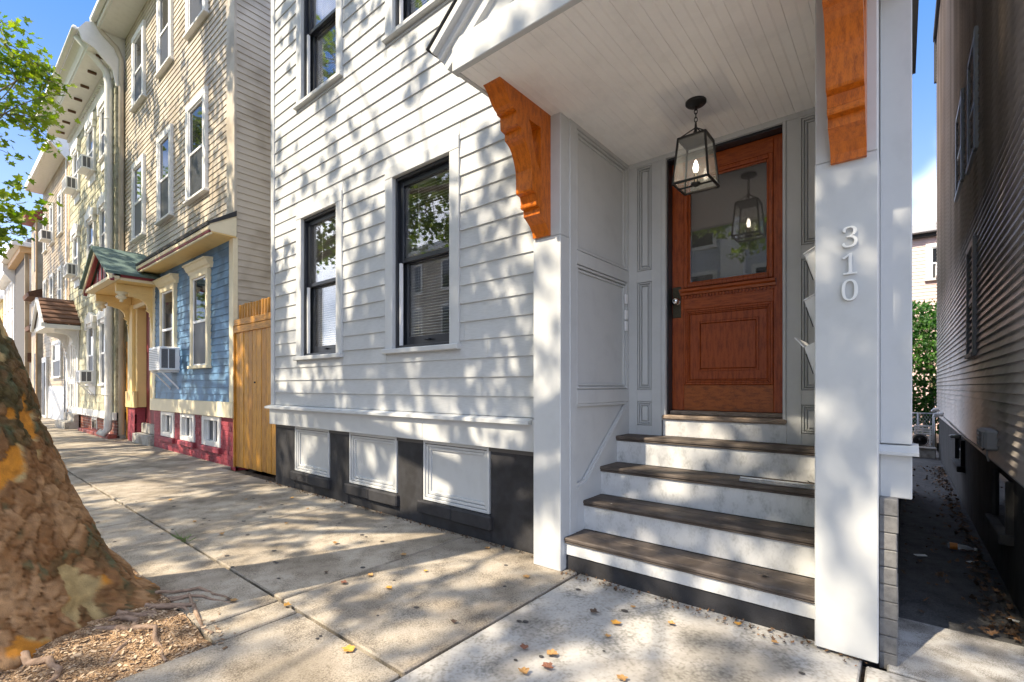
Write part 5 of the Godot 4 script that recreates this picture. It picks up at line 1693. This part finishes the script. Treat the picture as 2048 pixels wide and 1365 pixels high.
func build_trees() -> void:
	rng.seed = 606
	var t := thing("street_plane_tree", "large leaning plane tree with flaking olive and orange bark at the kerb", "tree", V(-3.5, 0, -.28))
	var top := V(-3.62, 4.3, .60)
	put(t, "trunk", trunk_mesh(V(-3.5, 0, -.28), top, V(0, 0, 0), [[-.1, .62], [.0, .545], [.12, .475], [.35, .41], [.7, .36], [1.1, .325], [1.6, .29], [2.6, .28], [4.4, .25]], true), "bark")
	# surface roots
	var roots := []
	for i in 15:
		var a := rng.randf_range(-1.3, 1.2)
		var o := V(-3.5, 0, -.28) + V(cos(a), 0, sin(a)) * .49
		var l := rng.randf_range(.2, .75)
		var b2 := a + rng.randf_range(-.6, .6)
		roots.append([[o.x, o.z], [o.x + cos(b2) * l * .5, o.z + sin(b2) * l * .5], [o.x + cos(b2 + .5) * l, o.z + sin(b2 + .5) * l]])
	for r in roots:
		var path := []
		var rad := []
		var rw := rng.randf_range(.007, .020)
		for k in r.size():
			path.append(V(r[k][0], lerpf(.02, -.012, k / (r.size() - 1.0)), r[k][1]))
			rad.append(lerpf(rw, .006, k / (r.size() - 1.0)))
		var sm := []
		var sr := []
		for k in range(0, (path.size() - 1) * 5 + 1):
			var f := k / 5.0
			var i := mini(int(f), path.size() - 2)
			sm.append(path[i].lerp(path[i + 1], f - i) + V(rng.randfn() * .008, rng.randfn() * .007, rng.randfn() * .008))
			sr.append(lerpf(rad[i], rad[i + 1], f - i) * rng.randf_range(.85, 1.15))
		put(t, "root", tube(sm, sr, 10), "root_bark")
	var targets := []
	for i in 8:
		for j in 4:
			for k in 3:
				var q := V(-12.2 + i * 1.72 + rng.randf_range(-.8, .8), 6.2 + k * 2.3 + rng.randf_range(-.9, .9), 1.9 + j * 2.0 + rng.randf_range(-.9, .9))
				# the crown is open on the side where the sun reaches the walk beside the tree pit
				var s := Vector2(q.x + .273 * q.y, q.z - .868 * q.y)
				var thin := rng.randf()
				if not (s.x > -3.7 and s.x < -2.3 and s.y > -2.2 and s.y < .1) and thin > ((.0 if s.x > -2.3 else .30) if s.y > -3.0 else .18):
					targets.append(q)
	grow(t, [top, top + V(-.05, -.35, -.05), top + V(0, -.15, 0)], targets, targets.size() * 190, .17, .92, .085, .9, 9)
	# second tree: its crown edge shows at the upper left
	t = thing("far_plane_tree", "plane tree farther down the kerb whose leafy branches reach into the sky", "tree", V(-12.9, 0, .45))
	put(t, "trunk", trunk_mesh(V(-12.9, 0, .45), V(-13.1, 4.2, .6), V(0, 0, 0), [[-.1, .42], [.0, .38], [.3, .30], [2.0, .25], [4.5, .20]], false), "bark")
	targets = []
	for i in 5:
		for j in 3:
			for k in 3:
				targets.append(V(-17.6 + i * 1.9 + rng.randf_range(-.8, .8), 6.6 + k * 2.1 + rng.randf_range(-.7, .7), .9 + j * 2.2 + rng.randf_range(-.8, .8)))
	grow(t, [V(-13.1, 4.1, .6)], targets, targets.size() * 190, .175, .95, .08, -.35, 7)
	grow(t, [V(-13.1, 4.1, .6)], [V(-13.75, 6.6, -.95), V(-14.1, 7.5, -1.15), V(-13.6, 8.0, -.85)], 1000, .14, .95, .05, -1.75)
	grow_low(t)
	t = thing("distant_plane_tree", "plane tree out by the kerb that shades the farther houses", "tree", V(-23.5, 0, .45))
	put(t, "trunk", trunk_mesh(V(-23.5, 0, .45), V(-23.6, 4.2, .5), V(0, 0, 0), [[-.1, .42], [.0, .38], [.3, .30], [2.0, .25], [4.5, .20]], false), "bark")
	targets = []
	for i in 5:
		for j in 2:
			for k in 2:
				targets.append(V(-29 + i * 2.5 + rng.randf_range(-.8, .8), 6.6 + k * 2.8 + rng.randf_range(-.7, .7), .8 + j * 2.6 + rng.randf_range(-.7, .7)))
	grow(t, [V(-23.6, 4.1, .5)], targets, 6400, .19, 1.1, .09, -.5, 6)

func grow_low(o: Node3D) -> void:
	var tw := []
	for q in [[V(-13.95, 5.0, -1.0), .55], [V(-14.0, 4.25, -.98), .42], [V(-13.9, 4.65, -1.0), .4]]:
		for i in 14:
			var a: Vector3 = q[0] + V(rng.randfn(), rng.randfn() * .5, rng.randfn()) * q[1] * .4
			tw.append([a, a + V(rng.randfn(), rng.randfn() * .5, rng.randfn()) * q[1] * .5])
		put(o, "branch", tube(bend(V(-13.2, 4.3, .5), q[0], .2), [.03, .025, .02, .016, .012, .009, .006], 6), "limb_bark")
	scatter_leaves(o, "low_leaves", tw, 300, .15, .2, Color(.09, .18, .014), Color(.40, .46, .05))

func build_small_things() -> void:
	rng.seed = 55
	var tones := [Color(.36, .20, .07), Color(.55, .28, .05), Color(.09, .055, .035), Color(.22, .09, .05)]
	var names := ["tan-brown curled fallen leaf", "golden yellow fallen leaf", "dark brown fallen leaf", "reddish fallen leaf"]
	for q in FALLEN:
		var s := rng.randf_range(.017, .032) * (1.3 if q[2] == 1 and q[0] > -2.2 else 1.0)
		var st := begin()
		# a leaf with its own curl and lobes
		var n := 16
		var ph := rng.randf() * TAU
		var curl := rng.randf_range(.12, .5)
		var rim := []
		for i in n:
			var a := TAU * i / n
			var r := s * (.55 + .42 * absf(sin(a * 2.5 + ph)) * rng.randf_range(.7, 1.1))
			rim.append(V(cos(a) * r, .006 + r * r / s * curl * (.6 + .5 * sin(a * 2 + ph)), sin(a) * r * .85))
		for i in n:
			st.set_color(tones[q[2]] * rng.randf_range(.8, 1.2))
			st.add_vertex(V(0, .004, 0)); st.add_vertex(rim[i]); st.add_vertex(rim[(i + 1) % n])
		var o := put(self, "fallen_leaf", done(st), "dry_leaf", Transform3D(Basis(), V(q[0], .002, q[1])))
		tag(o, names[q[2]] + (" on the new pale concrete by the steps" if q[0] > -1.62 else " near the foot of the charcoal foundation" if q[1] < -2.1 else " on the walk by the tree pit" if q[0] < -2.6 else " on the tan slabs in the middle of the walk"), "leaf", "fallen leaves on the sidewalk")
	# flattened gum and tar spots
	var st := begin()
	for i in 70:
		var c := V(rng.randf_range(-6.5, -.3), .0015, rng.randf_range(-2.5, -.9))
		var r := rng.randf_range(.007, .022)
		for k in 9:
			var a := TAU * k / 9
			var b := TAU * (k + 1) / 9
			st.add_vertex(c + V(0, .0015, 0)); st.add_vertex(c + V(cos(a), -.4, sin(a) * .8) * r * V(1, .1, 1)); st.add_vertex(c + V(cos(b), -.4, sin(b) * .8) * r * V(1, .1, 1))
	var gs := put(self, "gum_spots", done(st), "gum")
	tag(gs, "dark flattened gum spots dotted over the sidewalk slabs", "gum spots")
	gs.set_meta("kind", "stuff")
	# leaf and grit line where the walls meet the pavement
	litter("wall_foot_litter", "brown leaf scraps and grit along the foot of the grey house and steps", 700, func():
		if rng.randf() < .4:
			return V(rng.randf_range(-1.7, -.1), .003, -2.575 + rng.randfn() * .03 - (.06 if rng.randf() < .5 else 0.0))
		return V(rng.randf_range(-6.2, -1.7), .003, -2.725 + absf(rng.randfn()) * .022), .006, .022)
	litter("alley_leaf_litter", "brown dead leaves heaped along the alley's dark wall", 900, func():
		var z := rng.randf_range(-9.5, -3.25)
		return V(.455 - absf(rng.randfn()) * .075, .002, z) if rng.randf() < .75 else V(rng.randf_range(0, .45), .002, z), .012, .042)
	# weed tuft in the joint
	var w := thing("grass_tuft", "small green weed tuft growing in the sidewalk joint", "weed", V(-4.35, 0, -1.27))
	for i in 26:
		var a := V(-4.35 + rng.randfn() * .05, 0, -1.265 + rng.randfn() * .012)
		bar(w, "blade", a, a + V(rng.randfn() * .03, rng.randf_range(.02, .05), rng.randfn() * .03), .004, "blade", .001)
	# bottle and paper scraps in the alley
	var b := thing("plastic_bottle", "clear plastic bottle with orange label lying in the alley", "bottle", V(.33, .02, -4.8))
	var bs := Basis(V(0, 0, 1), -PI / 2)
	put(b, "body", lathe([Vector2(0, 0), Vector2(.022, .002), Vector2(.024, .01), Vector2(.024, .10), Vector2(.020, .115), Vector2(.009, .132), Vector2(.009, .145)], 16), "plastic_clear", Transform3D(bs, V(.26, .022, -4.8)))
	put(b, "label", lathe([Vector2(.0246, .012), Vector2(.0246, .055)], 16), "orange_label", Transform3D(bs, V(.26, .022, -4.8)))
	put(b, "cap", lathe([Vector2(.0105, .145), Vector2(.0105, .160), Vector2(0, .161)], 12), "white_vinyl", Transform3D(bs, V(.26, .022, -4.8)))
	for q in [["white flattened scrap of paper in the alley by the brick pier", V(.10, .003, -4.45), .07], ["white scrap of paper by the bottle in the alley", V(.36, .003, -4.5), .05], ["crumpled clear scrap at the alley mouth beside the dark wall", V(.44, .006, -3.5), .04]]:
		var o := put(self, "paper_scrap", bevel_box(V(q[2], .004, q[2] * .45), .001), "paper", Transform3D(Basis.from_euler(V(.05, rng.randf() * TAU, .05)), q[1] + V(0, .004, 0)))
		tag(o, q[0], "paper")

func litter(called: String, label: String, n: int, where: Callable, s0: float, s1: float) -> void:
	var mm := MultiMesh.new()
	mm.transform_format = MultiMesh.TRANSFORM_3D
	mm.use_colors = true
	mm.mesh = leaf_mesh()
	mm.instance_count = n
	for i in n:
		var s := rng.randf_range(s0, s1)
		var p: Vector3 = where.call()
		mm.set_instance_transform(i, Transform3D(Basis.from_euler(V(rng.randfn() * .35, rng.randf() * TAU, rng.randfn() * .35)).scaled(V(s, s * 1.4, s)), p + V(0, s * .2, 0)))
		mm.set_instance_color(i, Color(.06, .038, .022).lerp(Color(.30, .15, .06), rng.randf() * rng.randf()))
	var mi := MultiMeshInstance3D.new()
	mi.name = called
	mi.multimesh = mm
	mi.material_override = mats.dry_leaf
	add_child(mi)
	tag(mi, label, "leaf litter")
	mi.set_meta("kind", "stuff")

const FALLEN := [[-1.95, -1.21, 1], [-2.75, -2.14, 0], [-2.38, -2.62, 0], [-1.83, -2.38, 0], [-2.87, -1.62, 2], [-2.89, -1.08, 0], [-2.93, -1.07, 2], [-2.61, -1.77, 0], [-2.63, -1.60, 3], [-2.36, -1.73, 1], [-2.39, -2.04, 1], [-3.35, -1.97, 0], [-4.17, -1.98, 0], [-4.31, -2.60, 0], [-4.51, -2.35, 0], [-1.20, -1.77, 0], [-1.23, -1.58, 0], [-1.17, -1.67, 3], [-1.76, -1.69, 2], [-2.60, -1.24, 1], [-4.93, -2.08, 0], [-4.27, -1.50, 0], [-5.98, -1.61, 1], [-5.39, -2.13, 0], [-4.84, -1.49, 0], [-5.08, -2.47, 1], [-1.09, -2.06, 0], [-1.13, -2.42, 0], [-0.90, -2.37, 0], [-1.12, -2.20, 1], [-0.89, -1.80, 0], [-0.46, -2.50, 0], [-0.64, -2.58, 1], [-1.34, -1.73, 3], [-1.21, -1.76, 0], [-1.26, -2.23, 2], [-0.21, -2.70, 3], [-0.30, -2.63, 0], [0.35, -4.76, 2]]


func sky_cover() -> ImageTexture:
	# thin wisps of cloud, sampled on the sphere so that there is no seam
	var n := lay(1.5, 0, 5, 77)
	var n2 := lay(.8, 0, 3, 78)
	var w := 768
	var h := 384
	var data := PackedByteArray()
	data.resize(w * h * 4)
	for j in h:
		var el := (0.5 - (j + .5) / h) * PI
		for i in w:
			var az := TAU * i / w
			var d := V(cos(el) * cos(az), sin(el), cos(el) * sin(az))
			var k := clampf(n.get_noise_3d(d.x * 1.2, d.y * 3.6, d.z * 1.2) * 1.5 + n2.get_noise_3dv(d * 2.0) * .9 + .2, 0, 1)
			var o := (j * w + i) * 4
			data[o] = 255
			data[o + 1] = 255
			data[o + 2] = 255
			data[o + 3] = int(k * 255)
	return ImageTexture.create_from_image(Image.create_from_data(w, h, false, Image.FORMAT_RGBA8, data))

func _ready() -> void:
	rng.seed = 20310
	# ---- camera: level, lens shifted up
	var cam := Camera3D.new()
	cam.name = "camera"
	cam.projection = Camera3D.PROJECTION_FRUSTUM
	cam.keep_aspect = Camera3D.KEEP_HEIGHT
	cam.near = .05
	cam.far = 600
	cam.size = .05 * 1365.0 / 955.0
	cam.frustum_offset = Vector2(0, .05 * (774.0 - 682.5) / 955.0)
	cam.position = V(0, 1.2, 0)
	cam.rotation = V(0, atan(781.0 / 955.0), 0)
	add_child(cam)
	cam.current = true
	# ---- sky
	var sm := ProceduralSkyMaterial.new()
	sm.sky_top_color = Color(.032, .115, .335).linear_to_srgb()
	sm.sky_horizon_color = Color(.52, .62, .76).linear_to_srgb()
	sm.sky_curve = .15
	sm.ground_bottom_color = Color(.22, .21, .19).linear_to_srgb()
	sm.ground_horizon_color = Color(.42, .46, .50).linear_to_srgb()
	sm.sky_energy_multiplier = 1.0
	sm.sun_angle_max = 2.0
	sm.sky_cover = sky_cover()
	sm.sky_cover_modulate = Color(1.05, 1.03, 1.0, 1)
	var e := Environment.new()
	e.background_mode = Environment.BG_SKY
	e.sky = Sky.new()
	e.sky.sky_material = sm
	e.tonemap_mode = Environment.TONE_MAPPER_LINEAR
	e.tonemap_exposure = 3.15
	e.sdfgi_enabled = true
	e.ssao_enabled = true
	e.ssil_enabled = true
	var we := WorldEnvironment.new()
	we.name = "world"
	we.environment = e
	add_child(we)
	# ---- sun: high over the road, a little to the left behind the camera
	var sun := DirectionalLight3D.new()
	sun.name = "sun"
	sun.light_energy = 1.0
	sun.light_color = Color(1, .94, .84)
	sun.light_angular_distance = .53
	sun.shadow_enabled = true
	add_child(sun)
	var az := deg_to_rad(17.5)
	var el := deg_to_rad(47.7)
	sun.look_at_from_position(V(-sin(az) * cos(el), sin(el), cos(az) * cos(el)) * 40, Vector3.ZERO)
	textures()
	materials()
	M("root_bark", Color(.34, .235, .165), .9, {tex = "stain", scale = V(4, 4, 4), bump = .4, btex = "parge"})
	M("ac_grille", Color(.13, .13, .14), .6, {tex = "parge", scale = V(6, 6, 6)})
	M("dead_leaf", Color(.07, .05, .035), .7, {})
	M("gum", Color(.05, .045, .042), .8, {})
	M("blade", Color(.10, .20, .03), .6, {})
	print("materials")
	build_ground()
	build_grey_house()
	build_steps()
	build_lantern()
	build_entry_things()
	print("grey house")
	build_blue_house()
	build_gate()
	build_shingle_house()
	build_far_houses()
	build_alley()
	build_opposite()
	print("neighbours")
	build_trees()
	print("trees")
	build_small_things()
